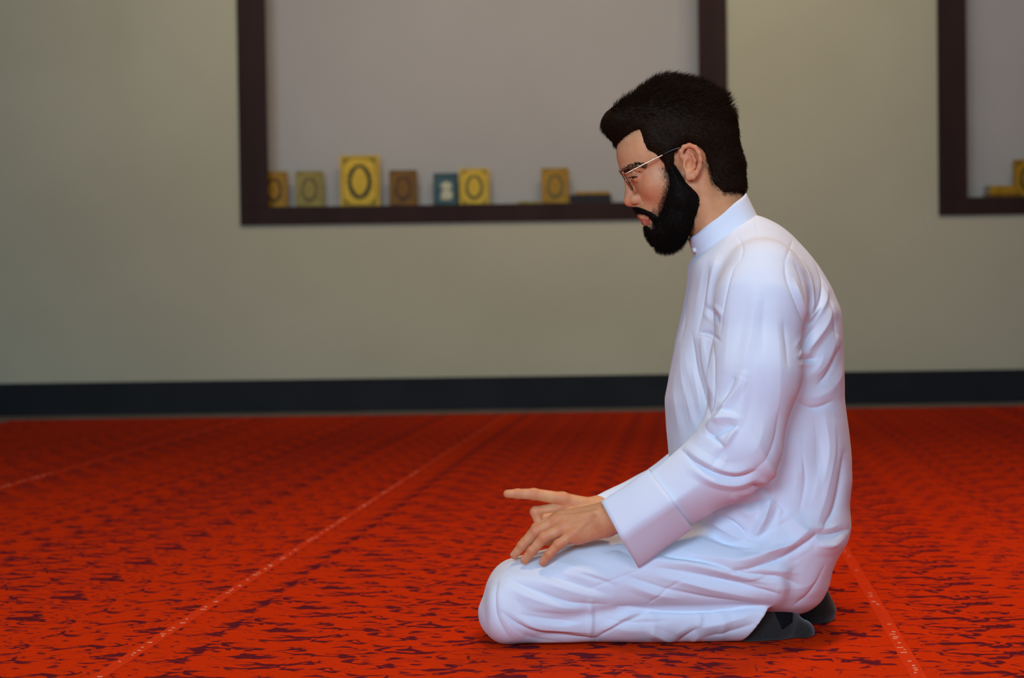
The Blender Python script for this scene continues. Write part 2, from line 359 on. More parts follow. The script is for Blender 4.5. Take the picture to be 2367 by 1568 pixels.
def flat_book(px0, px1, z0, t, depth, cover, label, group, dy=0, pb=465, open_=False):
    x0, x1 = float(at_y(px0, pb, BY+dy)[0]), float(at_y(px1, pb, BY+dy)[0]); w = x1-x0
    e = bpy.data.objects.new('book', None); COL.objects.link(e); e.location = ((x0+x1)/2, BY+dy, z0); tag(e, label, 'book', group)
    c = .0028
    MB().box(-w/2, w/2, -depth/2, depth/2, 0, c).box(-w/2, w/2, -depth/2, depth/2, t-c, t).box(-w/2, w/2, -depth/2, -depth/2+c, c, t-c).build('cover', BK[cover], e)
    MB().box(-w/2+.004, w/2-.004, -depth/2+c, depth/2-.004, c, t-c).build('page_block', BK['pages'], e)
    return z0+t+.0003
g = 'flat books stacked in the wide niche'
z = flat_book(1322, 1412, ledge+.0003, .024, .15, 'black', 'black flat book at the bottom of the three book stack', g)
z = flat_book(1316, 1411, z, .028, .16, 'black', 'thick black flat book in the middle of the stack', g)
z = flat_book(1330, 1408, z, .017, .14, 'ochre', 'ochre flat book on top of the black stack', g)
flat_book(1196, 1249, ledge+.0003, .018, .14, 'olive', 'thin olive book lying flat beside the ochre upright book', g, dy=-.02)
g = 'books in the niche at the picture edge'
z = flat_book(2278, 2345, ledge+.0003, .024, .14, 'brown', 'brown flat book under another in the niche at the picture edge', g, pb=445)
flat_book(2280, 2342, z, .045, .14, 'ochre', 'thick ochre flat book on top in the niche at the picture edge', g, pb=445)
x = float(at_y(2341, 440, BY)[0]); o = book(.155, float(at_y(2350, 370, BY)[2])-ledge, .04, 'ochre', 'green_ink', 'dark gold upright book cut by the picture edge', 'medallion', 'ochre')
o.location = (x+.078, BY-.02, ledge+.0003)

# ================================================================== IMPLICIT MODELLING
A = lambda *v: np.array(v, np.float32)
def rcone(P, a, b, ra, rb, ysc=1.0):
    a = np.asarray(a, np.float32); b = np.asarray(b, np.float32); s = A(1, ysc, 1)
    pa = (P-a)*s; ba = (b-a)*s; h = np.clip(pa@ba/np.dot(ba, ba), 0, 1)
    return np.sqrt(((pa-h[:, None]*ba)**2).sum(1))-(ra+(rb-ra)*h)
def chain(P, pts, rads, k=0.004, ysc=1.0):
    f = None
    for i in range(len(pts)-1):
        g = rcone(P, pts[i], pts[i+1], rads[i], rads[i+1], ysc); f = g if f is None else smin(f, g, k)
    return f
def ell(P, c, r, deg=0.0, rz=0.0):
    """ellipsoid; deg tilts it in the x,z plane (positive lowers the -x end), rz turns about z"""
    q = P-np.asarray(c, np.float32); t = math.radians(deg); ct, s_ = math.cos(t), math.sin(t)
    x, y, z = q[:, 0], q[:, 1], q[:, 2]
    if rz: cz, sz = math.cos(math.radians(rz)), math.sin(math.radians(rz)); x, y = x*cz+y*sz, -x*sz+y*cz
    u, w = x*ct+z*s_, -x*s_+z*ct
    k0 = np.sqrt((u/r[0])**2+(y/r[1])**2+(w/r[2])**2)+1e-9
    k1 = np.sqrt((u/r[0]**2)**2+(y/r[1]**2)**2+(w/r[2]**2)**2)+1e-9
    return k0*(k0-1)/k1
def smin(a, b, k):
    h = np.clip(.5+.5*(b-a)/k, 0, 1); return b+(a-b)*h-k*h*(1-h)
def smax(a, b, k): return -smin(-a, -b, k)
def poly2(P, pts):
    """signed distance to an outline in the x,z plane (pts: world x,z)"""
    x, z = P[:, 0], P[:, 2]; n = len(pts); d = np.full(len(P), 1e9, np.float32); s = np.ones(len(P), np.float32)
    for i in range(n):
        (ax, az), (bx, bz) = pts[i], pts[i-1]; ex, ez = bx-ax, bz-az; wx_, wz_ = x-ax, z-az
        t = np.clip((wx_*ex+wz_*ez)/(ex*ex+ez*ez+1e-12), 0, 1); dx, dz = wx_-ex*t, wz_-ez*t
        d = np.minimum(d, dx*dx+dz*dz)
        c1_, c2_, c3_ = z >= az, z < bz, ex*wz_ > ez*wx_
        s = np.where((c1_ & c2_ & c3_) | (~c1_ & ~c2_ & ~c3_), -s, s)
    return s*np.sqrt(d)
def curve1(ts, vs, n=200, smooth=3):
    t = np.linspace(ts[0], ts[-1], n); v = np.interp(t, ts, vs)
    k = max(1, n//len(ts)//3*smooth//2)
    if k > 1:
        w = np.hanning(2*k+1); w /= w.sum(); v = np.convolve(np.pad(v, k, mode='reflect', reflect_type='odd'), w, 'valid')
    return t, v
def zsec(P, rows, n, dyc=0.0, k=.01):
    """stack of superellipse sections: rows (py, front px, back px, half width m) on the plane dyc"""
    T = [(W((f+b)/2, py, dyc)[2], W(f, py, dyc)[0], W(b, py, dyc)[0], hw) for py, f, b, hw in rows]; T.sort()
    zz = [t[0] for t in T]; z = P[:, 2]
    g = [curve1(zz, [t[i] for t in T]) for i in (1, 2, 3)]
    xf, xb, hw = [np.interp(z, t, v) for t, v in g]
    a, cx = (xb-xf)/2, (xb+xf)/2
    q = ((np.abs(P[:, 0]-cx)/a)**n+(np.abs(P[:, 1]-Y0-dyc)/hw)**n)**(1/n)
    return smax((q-1)*np.minimum(a, hw), np.maximum(z-zz[-1], zz[0]-z), k)
def xsec(P, rows, n, dyc, k=.01):
    """rows (px, top py, bottom py, half width)"""
    T = [(W(p, (t+b)/2, dyc)[0], W(p, t, dyc)[2], W(p, b, dyc)[2], hw) for p, t, b, hw in rows]; T.sort()
    xx = [t[0] for t in T]; x = P[:, 0]
    g = [curve1(xx, [t[i] for t in T]) for i in (1, 2, 3)]
    zt, zb, hw = [np.interp(x, t, v) for t, v in g]
    a, cz = (zt-zb)/2, (zt+zb)/2
    q = ((np.abs(P[:, 2]-cz)/a)**n+(np.abs(P[:, 1]-Y0-dyc)/hw)**n)**(1/n)
    return smax((q-1)*np.minimum(a, hw), np.maximum(x-xx[-1], xx[0]-x), k)
def chunked(f, P, m=400000):
    return np.concatenate([f(P[i:i+m]) for i in range(0, len(P), m)])
def surface(f, lo, hi, h, relax=2):
    """surface nets over a sparse grid -> vertices, quads"""
    f0 = f; b0, b1 = np.asarray(lo, np.float32)+2.5*h, np.asarray(hi, np.float32)-2.5*h
    f = lambda P: np.maximum(f0(P), np.maximum(b0-P, P-b1).max(1))
    B = 4; lo = np.asarray(lo, np.float32); nb = np.ceil((np.asarray(hi)-lo)/(h*B)).astype(int)+1
    ix = np.stack(np.meshgrid(*[np.arange(n) for n in nb], indexing='ij'), -1).reshape(-1, 3)
    cen = lo+(ix*B+(B-1)/2)*h
    fc = chunked(f, cen.astype(np.float32))
    act = np.abs(fc) < B*h*1.75
    V = np.where(fc < 0, -1., 1.).astype(np.float32).reshape(nb)
    V = np.repeat(np.repeat(np.repeat(V, B, 0), B, 1), B, 2)
    bi = ix[act]; off = np.stack(np.meshgrid(*[np.arange(B)]*3, indexing='ij'), -1).reshape(-1, 3)
    fi = (bi[:, None, :]*B+off[None]).reshape(-1, 3)
    V[fi[:, 0], fi[:, 1], fi[:, 2]] = chunked(f, (lo+fi*h).astype(np.float32))
    ins = V < 0; N = np.array(V.shape)
    c = np.zeros(N-1, np.uint8)
    for dx in (0, 1):
        for dy in (0, 1):
            for dz in (0, 1): c += ins[dx:N[0]-1+dx, dy:N[1]-1+dy, dz:N[2]-1+dz]
    cell = np.argwhere((c > 0) & (c < 8)); key = np.ravel_multi_index(cell.T, N)
    acc = np.zeros((len(cell), 3), np.float64); cnt = np.zeros(len(cell))
    for ax in range(3):
        o1, o2 = [i for i in range(3) if i != ax]
        for p in (0, 1):
            for q in (0, 1):
                a = cell.copy(); a[:, o1] += p; a[:, o2] += q; b_ = a.copy(); b_[:, ax] += 1
                va, vb = V[tuple(a.T)], V[tuple(b_.T)]; m_ = (va < 0) != (vb < 0)
                t = va[m_]/(va[m_]-vb[m_]); pt = a[m_].astype(float); pt[:, ax] += t; acc[m_] += pt; cnt[m_] += 1
    vert = lo+acc/cnt[:, None]*h
    Q = []
    for ax in range(3):
        o1, o2 = (ax+1) % 3, (ax+2) % 3
        sl0 = [slice(1, -1)]*3; sl1 = [slice(1, -1)]*3; sl0[ax] = slice(0, -1); sl1[ax] = slice(1, None)
        e_ = ins[tuple(sl0)] != ins[tuple(sl1)]; idx = np.argwhere(e_)
        off_ = np.ones(3, int); off_[ax] = 0; idx = idx+off_
        up = ins[tuple(idx.T)]
        qs = []
        for p, q in ((1, 1), (0, 1), (0, 0), (1, 0)):
            a = idx.copy(); a[:, o1] -= p; a[:, o2] -= q; qs.append(np.searchsorted(key, np.ravel_multi_index(a.T, N)))
        qs = np.stack(qs, 1); qs[~up] = qs[~up][:, ::-1]; Q.append(qs)
    Q = np.concatenate(Q)
    for _ in range(relax): vert = laplace(vert, Q, .5)
    return vert, Q
def laplace(V, Q, lam):
    n = len(V); cnt = np.zeros(n); S_ = np.zeros((n, 3))
    for i in range(4):
        a, b_ = Q[:, i], Q[:, (i+1) % 4]
        cnt += np.bincount(a, minlength=n)+np.bincount(b_, minlength=n)
        for c in range(3): S_[:, c] += np.bincount(a, V[b_, c], n)+np.bincount(b_, V[a, c], n)
    return V+lam*(S_/np.maximum(cnt, 1)[:, None]-V)
def normals(V, Q):
    n = np.cross(V[Q[:, 2]]-V[Q[:, 0]], V[Q[:, 3]]-V[Q[:, 1]]); N = np.zeros_like(V)
    for i in range(4):
        for c in range(3): N[:, c] += np.bincount(Q[:, i], n[:, c], len(V))
    return N/(np.linalg.norm(N, axis=1)[:, None]+1e-12)
def mirror(P):
    """fold the far half of the head onto the near half"""
    R_ = P.copy(); R_[:, 1] = Y0-np.abs(P[:, 1]-Y0); return R_

# ================================================================== ROBE
def robe_legs(P):
    f = None
    for s in (-1, 1):
        rows = [(1111, 1398, 1424, .040), (1119, 1362, 1452, .064), (1135, 1332, 1474, .080), (1165, 1305, 1488, .092), (1200, 1289, 1484, .095), (1240, 1279, 1470, .096), (1340, 1252, 1436, .096),
                (1420, 1240, 1416, .096), (1520, 1238, 1408, .098), (1620, 1232, 1405, .100), (1720, 1232, 1402, .102), (1800, 1240, 1398, .095)]
        if s > 0: rows = [(p+24*(1-min(1, (p-1111)/400)), t, b_, w_) for p, t, b_, w_ in rows]
        g = xsec(P, rows, 2.35, s*.105, .02)
        x = lambda px: W(px+(26 if s > 0 and px < 1300 else 0), 1450, s*.105)[0]
        shin = rcone(P, (x(1172), Y0+s*.105, .050), (x(1760), Y0+s*.115, .042), .052, .045, .66)
        hem0, hem1 = W(1767, 1398, s*.13), W(1700, 1496, s*.13)                      # slanting hem at the ankle
        nx, nz = -(hem1[2]-hem0[2]), (hem1[0]-hem0[0]); L = math.hypot(nx, nz); nx, nz = nx/L, nz/L
        cut = (P[:, 0]-hem0[0])*nx+(P[:, 2]-hem0[2])*nz
        shin = np.maximum(shin, cut)
        shin = np.maximum(shin, -np.maximum(rcone(P, (x(1690), Y0+s*.113, .044), (x(1800), Y0+s*.115, .042), .043, .041, .66), -(cut+.05)))
        g = smin(g, shin, .007)
        f = g if f is None else smin(f, g, .03)
    lap = rcone(P, W(1190, 1352, 0), W(1700, 1310, 0), .045, .07, .8)
    return smin(f, lap, .05)
TORSO = [(496, 1705, 1752, .030), (520, 1690, 1797, .055), (545, 1655, 1828, .082), (580, 1612, 1861, .120), (604, 1594, 1878, .146), (625, 1591, 1892, .160), (665, 1589, 1914, .172), (720, 1578, 1937, .178), (780, 1563, 1942, .178), (860, 1549, 1946, .176),
         (920, 1538, 1947, .174), (1000, 1543, 1957, .172), (1060, 1549, 1963, .174), (1110, 1553, 1964, .178), (1165, 1560, 1958, .184), (1215, 1570, 1962, .188), (1245, 1580, 1954, .188),
         (1280, 1590, 1930, .184), (1310, 1600, 1917, .178), (1345, 1610, 1911, .165), (1380, 1620, 1897, .140), (1408, 1640, 1868, .10)]
def lensarm(P, a, b, ha, hb, ta, tb, na, nb_, ridge=.06):
    a = np.asarray(a, np.float32); b = np.asarray(b, np.float32); ax = b-a; L = np.linalg.norm(ax); ax = ax/L
    q = P-a; t = np.clip(q@ax/L, 0, 1); vdir = np.cross(ax, A(0, 1, 0)); vdir /= np.linalg.norm(vdir)
    v = q@vdir; y = q[:, 1]-(q@ax)*ax[1]; h = ha+(hb-ha)*t; th = ta+(tb-ta)*t; n = na+(nb_-na)*t
    e_ = ((np.abs(v)/h)**n+(np.abs(y)/th)**n)**(1/n)
    return smax((e_-1)*np.minimum(h, th)*.9, np.abs(q@ax-L/2)-L/2, .004)
def robe_sleeve(P, s):
    if s < 0:
        up = chain(P, [W(1762, 640, -.150), W(1758, 700, -.172), W(1746, 860, -.205), W(1716, 1018, -.224)], [.068, .076, .076, .070], .03)
        fo = smin(rcone(P, W(1708, 1040, -.226), W(1680, 1070, -.225), .068, .066, 1.15), lensarm(P, W(1735, 1022, -.222), W(1524, 1172, -.214), .074, .0575, .066, .049, 2.0, 1.12), .02)
    else:
        up = chain(P, [W(1762, 640, .150), W(1758, 700, .172), W(1748, 860, .205), W(1728, 1030, .215)], [.068, .076, .077, .078], .03)
        fo = smin(rcone(P, W(1722, 1055, .215), W(1690, 1065, .205), .074, .068, 1.15), lensarm(P, W(1745, 1012, .21), W(1520, 1142, .145), .078, .052, .064, .045, 2.0, 1.12), .02)
    return smin(up, fo, .022)
def robe_sdf(P):
    t = zsec(P, TORSO, 2.3, 0, .012)
    for s in (-1, 1):
        sh = rcone(P, W(1742, 592, s*.055), W(1768, 652, s*.148), .056, .066); t = smin(t, sh, .04)
    f = smin(t, robe_legs(P), .022)
    for s in (-1, 1): f = smin(f, robe_sleeve(P, s), .012)
    return np.maximum(f, .0015-P[:, 2])
lo_ = W(1085, 1500, -.3); robe_lo = np.array([lo_[0], Y0-.33, -.012]); robe_hi = np.array([W(1985, 700, 0)[0], Y0+.33, W(1700, 470, 0)[2]])
RV, RQ = surface(robe_sdf, robe_lo, robe_hi, .0021, 3)
# --- folds: (pixel path on the near side, half width px, height mm [+ ridge, - groove], kind)  's' = step, steep on the right of the path
def catmull(pts, n=8):
    p = [np.array(q, float) for q in pts]; p = [2*p[0]-p[1]]+p+[2*p[-1]-p[-2]]; out = []
    for i in range(1, len(p)-2):
        for t in np.linspace(0, 1, n, endpoint=False):
            a, b_, c, d = p[i-1:i+3]; out.append(.5*((2*b_)+(-a+c)*t+(2*a-5*b_+4*c-d)*t*t+(-a+3*b_-3*c+d)*t**3))
    return np.array(out+[p[-2]])
FOLDS = [
 # thigh and knee
 ([(1150, 1338), (1146, 1382), (1152, 1430), (1182, 1484)], 8, -2.6), ([(1158, 1352), (1156, 1392), (1172, 1440), (1215, 1478)], 16, 2.6),
 ([(1164, 1336), (1230, 1362), (1310, 1392), (1400, 1398)], 7, -3.5), ([(1160, 1348), (1215, 1378), (1290, 1402), (1352, 1408)], 9, 3),
 ([(1185, 1330), (1260, 1348), (1340, 1372), (1410, 1384)], 12, 3), ([(1346, 1328), (1385, 1340), (1420, 1354)], 6, -3), ([(1300, 1312), (1370, 1330), (1430, 1348)], 12, 2.5),
 ([(1270, 1292), (1340, 1318), (1390, 1332)], 12, 2), ([(1440, 1330), (1500, 1350), (1560, 1370)], 8, -3), ([(1450, 1350), (1510, 1372), (1570, 1386)], 8, 2.5),
 ([(1395, 1275), (1430, 1268), (1470, 1290)], 10, -2.5),
 # hip folds running to the knee
 ([(1522, 1312), (1600, 1326), (1700, 1350), (1802, 1374)], 7, -6), ([(1520, 1300), (1600, 1310), (1700, 1330), (1800, 1356)], 12, 5), ([(1560, 1340), (1650, 1362), (1760, 1384)], 12, 4),
 ([(1540, 1362), (1640, 1384), (1740, 1394)], 7, -3), ([(1480, 1296), (1560, 1298), (1620, 1306)], 9, 3),
 # overhang of the upper garment
 ([(1528, 1284), (1600, 1293), (1660, 1308), (1696, 1320)], 6, -8), ([(1690, 1323), (1740, 1313), (1800, 1293), (1852, 1264), (1886, 1236)], 8, -11), ([(1600, 1282), (1650, 1294), (1710, 1302), (1776, 1282), (1836, 1250), (1872, 1215)], 19, 13),
 ([(1692, 1322), (1750, 1328), (1800, 1334), (1842, 1350)], 6, -5), ([(1700, 1312), (1780, 1318), (1850, 1326)], 12, 4),
 ([(1884, 1236), (1920, 1238), (1960, 1224)], 6, -6), ([(1880, 1262), (1920, 1262), (1955, 1240)], 12, 4), ([(1900, 1225), (1930, 1180), (1945, 1120), (1950, 1050)], 8, -6), ([(1885, 1215), (1905, 1150), (1925, 1050), (1925, 960)], 14, 4),
 ([(1918, 1300), (1870, 1352), (1800, 1362)], 14, 2.5), ([(1835, 1400), (1870, 1372), (1905, 1310)], 7, -3),
 # star of folds below the elbow
 ([(1782, 1146), (1770, 1190), (1742, 1250)], 8, 9), ([(1780, 1150), (1730, 1165), (1690, 1168)], 7, -6), ([(1790, 1150), (1812, 1178), (1806, 1198)], 5, -4), ([(1815, 1182), (1850, 1222), (1880, 1238)], 12, 5),
 ([(1806, 1195), (1790, 1240), (1752, 1284)], 10, 4), ([(1660, 1190), (1700, 1212), (1726, 1240)], 5, -7), ([(1640, 1200), (1690, 1236), (1738, 1256)], 10, 7), ([(1735, 1122), (1768, 1134), (1786, 1150)], 6, -5),
 ([(1600, 1240), (1650, 1262), (1720, 1284)], 14, 4), ([(1620, 1232), (1680, 1255), (1740, 1272)], 7, -3),
 # elbow crook
 ([(1636, 992), (1655, 974), (1685, 966), (1708, 972)], 7, 7), ([(1640, 1008), (1668, 998), (1705, 984)], 5, -5), ([(1636, 996), (1652, 1014), (1674, 1034)], 5, -5), ([(1674, 1034), (1690, 1008), (1706, 984)], 5, 5),
 ([(1643, 1086), (1660, 1058), (1676, 1034)], 6, -4), ([(1720, 868), (1700, 905), (1672, 945), (1662, 985)], 8, 6), ([(1700, 870), (1684, 905), (1668, 935)], 9, -5), ([(1724, 872), (1716, 930), (1706, 975)], 9, 3),
 ([(1577, 1043), (1608, 1070), (1648, 1093), (1689, 1105), (1722, 1102), (1746, 1090)], 6, -7), ([(1590, 1040), (1622, 1062), (1660, 1082), (1700, 1090), (1735, 1080)], 9, 5), ([(1600, 1086), (1650, 1112), (1700, 1120), (1745, 1108)], 8, 5),
 ([(1740, 1090), (1775, 1060), (1795, 1010), (1800, 950)], 14, -3),
 # sleeve ridges
 ([(1747, 680), (1740, 740), (1728, 805), (1714, 860)], 10, 3.2), ([(1766, 690), (1764, 760), (1758, 830)], 12, -1.6), ([(1811, 742), (1818, 800), (1820, 850)], 10, -2.4), ([(1794, 720), (1800, 800), (1802, 900), (1790, 990)], 16, 2.2),
 ([(1690, 700), (1680, 790), (1676, 870)], 16, 1.8),
 # shoulder seams
 ([(1704, 545), (1716, 572), (1712, 604)], 2.5, -1.5), ([(1814, 604), (1824, 580), (1832, 556)], 2.5, -1.5), ([(1814, 604), (1818, 640), (1836, 690), (1856, 742)], 4, -3), ([(1708, 606), (1692, 630), (1676, 690), (1666, 770)], 3.5, -2.2),
 # back folds from the armpit
 ([(1876, 728), (1866, 690), (1852, 640), (1836, 606)], 4, -3.5), ([(1880, 722), (1880, 690), (1870, 640), (1850, 600)], 4, 3), ([(1868, 738), (1850, 690), (1836, 650)], 4, 3), ([(1876, 730), (1896, 700), (1902, 650), (1884, 604)], 4, -3.2), ([(1882, 740), (1906, 704), (1914, 664)], 5, 2.6),
 ([(1850, 822), (1880, 790), (1908, 752), (1926, 712)], 9, 4.5), ([(1862, 752), (1880, 742), (1900, 712)], 4, -4), ([(1849, 830), (1866, 832), (1886, 829)], 4, -4.5), ([(1848, 815), (1864, 786), (1882, 758)], 4, -4),
 ([(1890, 890), (1915, 862), (1944, 800)], 10, -5), ([(1882, 872), (1910, 838), (1938, 770)], 14, 3.5), ([(1844, 930), (1870, 942), (1895, 940), (1922, 928)], 5, -3.5), ([(1850, 912), (1885, 918), (1930, 898)], 14, 3),
 ([(1838, 1000), (1852, 1060), (1850, 1110)], 18, 3), ([(1905, 650), (1926, 720), (1932, 800)], 5, -2),
 # seams and pocket
 ([(1591, 1332), (1545, 1362), (1493, 1400)], 2.2, -1.6), ([(1488, 1314), (1420, 1340), (1350, 1366)], 2.2, -1.4), ([(1610, 776), (1630, 778), (1648, 786)], 2.2, -1.6), ([(1648, 786), (1652, 860), (1650, 930), (1630, 964)], 2.2, -1.8),
 ([(1744, 490), (1752, 540), (1756, 596)], 2.2, -1.2), ([(1500, 1410), (1512, 1440), (1506, 1480)], 8, 2.5), ([(1660, 1412), (1672, 1440), (1668, 1480)], 8, 2.5), ([(1430, 1250), (1500, 1262), (1560, 1258)], 8, -2.5),
 ([(1250, 1330), (1330, 1350), (1400, 1372)], 6, -2.6), ([(1200, 1420), (1260, 1432), (1330, 1436)], 7, -2.6), ([(1230, 1440), (1300, 1446), (1352, 1440)], 8, 2.5), ([(1400, 1430), (1460, 1440), (1540, 1436)], 7, -2.2),
 ([(1690, 1140), (1720, 1180), (1760, 1210)], 8, 3), ([(1850, 1040), (1862, 1110), (1850, 1180)], 8, -3), ([(1905, 960), (1912, 1040), (1900, 1120)], 8, 3), ([(1600, 850), (1615, 910), (1622, 960)], 6, 2.5), ([(1560, 860), (1562, 930), (1572, 1000)], 8, 2.2),
 # chest
 ([(1640, 620), (1628, 690), (1612, 770)], 5, -3), ([(1655, 600), (1645, 650), (1635, 712)], 8, 4), ([(1636, 712), (1650, 728), (1662, 746)], 5, -5), ([(1615, 768), (1640, 772), (1664, 788)], 4, -4), ([(1600, 775), (1608, 850), (1632, 930), (1640, 965)], 6, -4),
 ([(1625, 780), (1638, 850), (1642, 930)], 8, 3), ([(1575, 800), (1580, 880), (1600, 960), (1615, 1000)], 10, 3), ([(1588, 640), (1584, 720), (1576, 790)], 5, -2),
 # shin
 ([(1364, 1392), (1367, 1430), (1364, 1468)], 5, 4), ([(1164, 1417), (1200, 1444), (1250, 1464), (1310, 1472), (1378, 1478)], 6, -5), ([(1180, 1415), (1230, 1446), (1300, 1456), (1360, 1464)], 10, 4), ([(1378, 1477), (1420, 1452), (1498, 1414)], 6, -4),
 ([(1390, 1462), (1440, 1432), (1480, 1412)], 8, 3), ([(1563, 1486), (1590, 1470), (1614, 1452)], 6, -4), ([(1500, 1460), (1540, 1478), (1565, 1486)], 7, 3), ([(1614, 1452), (1618, 1430), (1616, 1414)], 5, 3),
 ([(1620, 1452), (1690, 1436), (1756, 1416)], 9, 4), ([(1625, 1476), (1690, 1462), (1740, 1444)], 9, -3), ([(1210, 1486), (1290, 1484), (1380, 1488)], 6, 2.5), ([(1430, 1404), (1520, 1412), (1640, 1412), (1762, 1400)], 5, -7),
]
def apply_folds(V, Q, folds, lift=1.0):
    N = normals(V, Q); px, py = to_px(V); D = np.zeros(len(V))
    toc = np.array([0, 0, CAM_H])-V; toc /= np.linalg.norm(toc, axis=1)[:, None]
    face = np.clip(((N*toc).sum(1)-.02)/.25, 0, 1)
    near = np.where((V[:, 1] < Y0+.02) & (face > 0))[0]
    for pts, wd, amp in folds:
        C = catmull(pts); seg = np.linalg.norm(np.diff(C, axis=0), axis=1); cum = np.concatenate([[0], np.cumsum(seg)]); L = cum[-1]; mg = wd*3
        c = near[(px[near] > C[:, 0].min()-mg) & (px[near] < C[:, 0].max()+mg) & (py[near] > C[:, 1].min()-mg) & (py[near] < C[:, 1].max()+mg)]
        if not len(c): continue
        bd = np.full(len(c), 1e9); bt = np.zeros(len(c))
        for i in range(len(C)-1):
            e_ = C[i+1]-C[i]; wx_, wy_ = px[c]-C[i, 0], py[c]-C[i, 1]
            t = np.clip((wx_*e_[0]+wy_*e_[1])/(e_@e_+1e-9), 0, 1); d = np.hypot(wx_-t*e_[0], wy_-t*e_[1]); m_ = d < bd
            bd[m_] = d[m_]; bt[m_] = (cum[i]+t[m_]*seg[i])/L
        prof = np.where(bd < wd*2.2, 1-bd/(wd*2.2), 0)**1.25 if amp > 0 else np.exp(-bd/(wd*.85))
        D[c] += amp*.001*prof*np.sqrt(np.clip(np.sin(math.pi*np.clip(bt, .02, .98)), 0, 1))
    return V+N*(D*face*lift)[:, None]
EXTRA = []
for pts, wd, amp in FOLDS:
    if wd < 4 or RNG.random() < .7: continue
    C = np.array(pts, float); d = C[-1]-C[0]; nrm = np.array([-d[1], d[0]])/(np.linalg.norm(d)+1e-9)
    for sd in (-1, 1):
        t0, t1 = sorted(RNG.uniform(0, 1, 2)); t0, t1 = t0*.4, .6+t1*.4; K = catmull(pts)
        K = K[int(t0*len(K)):max(int(t1*len(K)), int(t0*len(K))+3)]
        if len(K) > 2: EXTRA.append(([tuple(q) for q in (K+nrm*sd*(2.3*wd+RNG.uniform(2, 8)))[::max(1, len(K)//4)]], wd*.6+1.5, -amp*RNG.uniform(.15, .45)))
EXTRA = [e_ for e_ in EXTRA if len(e_[0]) > 1]
RV = apply_folds(RV, RQ, FOLDS+EXTRA, 1.5); RV = laplace(RV, RQ, .3)
# pressed creases of the far side and a light general unevenness
def wob(V, s, seed):
    r = np.random.default_rng(seed); o = np.zeros(len(V))
    for _ in range(7):
        k = r.normal(size=3); k *= s*r.uniform(.6, 1.5)/np.linalg.norm(k); o += np.sin(V@k+r.uniform(0, 6.28))
    return o/7
RN_ = normals(RV, RQ)
RV = RV+RN_*(wob(RV*[1, 1, .6], 55, 3)*.0022+wob(RV*[.6, 1, 1], 120, 5)*.0008)[:, None]
RV[:, 2] = np.maximum(RV[:, 2], .0012)

m = mat('white_cotton', (.79, .845, .93, 1), .82, spec=.25, Sheen_Weight=.12, Sheen_Roughness=.4); M['cotton'] = m
tc = node(m, 'ShaderNodeTexCoord'); nz = node(m, 'ShaderNodeTexNoise'); nz.inputs['Scale'].default_value = 600; nz.inputs['Detail'].default_value = 2
bp = node(m, 'ShaderNodeBump'); bp.inputs['Strength'].default_value = .12; bp.inputs['Distance'].default_value = .0006
link(m, tc.outputs['Object'], nz.inputs['Vector']); link(m, nz.outputs['Fac'], bp.inputs['Height']); link(m, bp.outputs[0], bsdf(m).inputs['Normal'])

person = bpy.data.objects.new('person', None); COL.objects.link(person)
tag(person, 'bearded person in white robe and glasses kneeling on red carpet, one finger pointing', 'person')
robe = link_obj('robe', raw_mesh('robe', RV, RQ, True, M['cotton']), person)
# collar band -------------------------------------------------------
def collar():
    n = 72; lowF, lowB = W(1604, 594, 0), W(1744, 489, 0); upF, upB = W(1591, 553, 0), W(1724, 447, 0)
    rows = []
    for q in range(9):
        t = q/8*1.35-.35; F_, B_ = lowF+(upF-lowF)*t, lowB+(upB-lowB)*t; c = (F_+B_)/2; hx = (B_-F_)/2; hw = .071+(.064-.071)*t
        ring = []
        for k in range(n):
            a = 2*math.pi*k/n; ca, sa = math.cos(a), math.sin(a); r_ = (abs(ca)**2.2+abs(sa)**2.2)**(-1/2.2)
            wv = .0012*math.sin(3*a+1)*math.sin(t*3)+.0008*math.sin(7*a)
            ring.append(c-hx*ca*r_+np.array([0, -hw*sa*r_, wv]))
        rows.append(ring)
    O = [v for r in rows for v in r]; cen = np.mean(O, 0); I = [v+(cen-v)*[1, 1, 0]*.030 for v in O]
    V = O+I; m_ = len(O); F = []
    for q in range(8):
        for k in range(n):
            a, b_, c, d = q*n+k, q*n+(k+1) % n, (q+1)*n+(k+1) % n, (q+1)*n+k
            F += [(a, b_, c, d), (m_+d, m_+c, m_+b_, m_+a)]
    for k in range(n):
        F += [(8*n+k, 8*n+(k+1) % n, m_+8*n+(k+1) % n, m_+8*n+k), (k, m_+k, m_+(k+1) % n, (k+1) % n)]
    return MB().add(V, F)
col = collar().build('collar', M['cotton'], robe, True)
c = W(1607, 578, -.024); MB().tube([c, c+np.array([-.004, -.003, -.001])], [.0048, .0046], 16).build('button', M['white_metal'], robe, True)
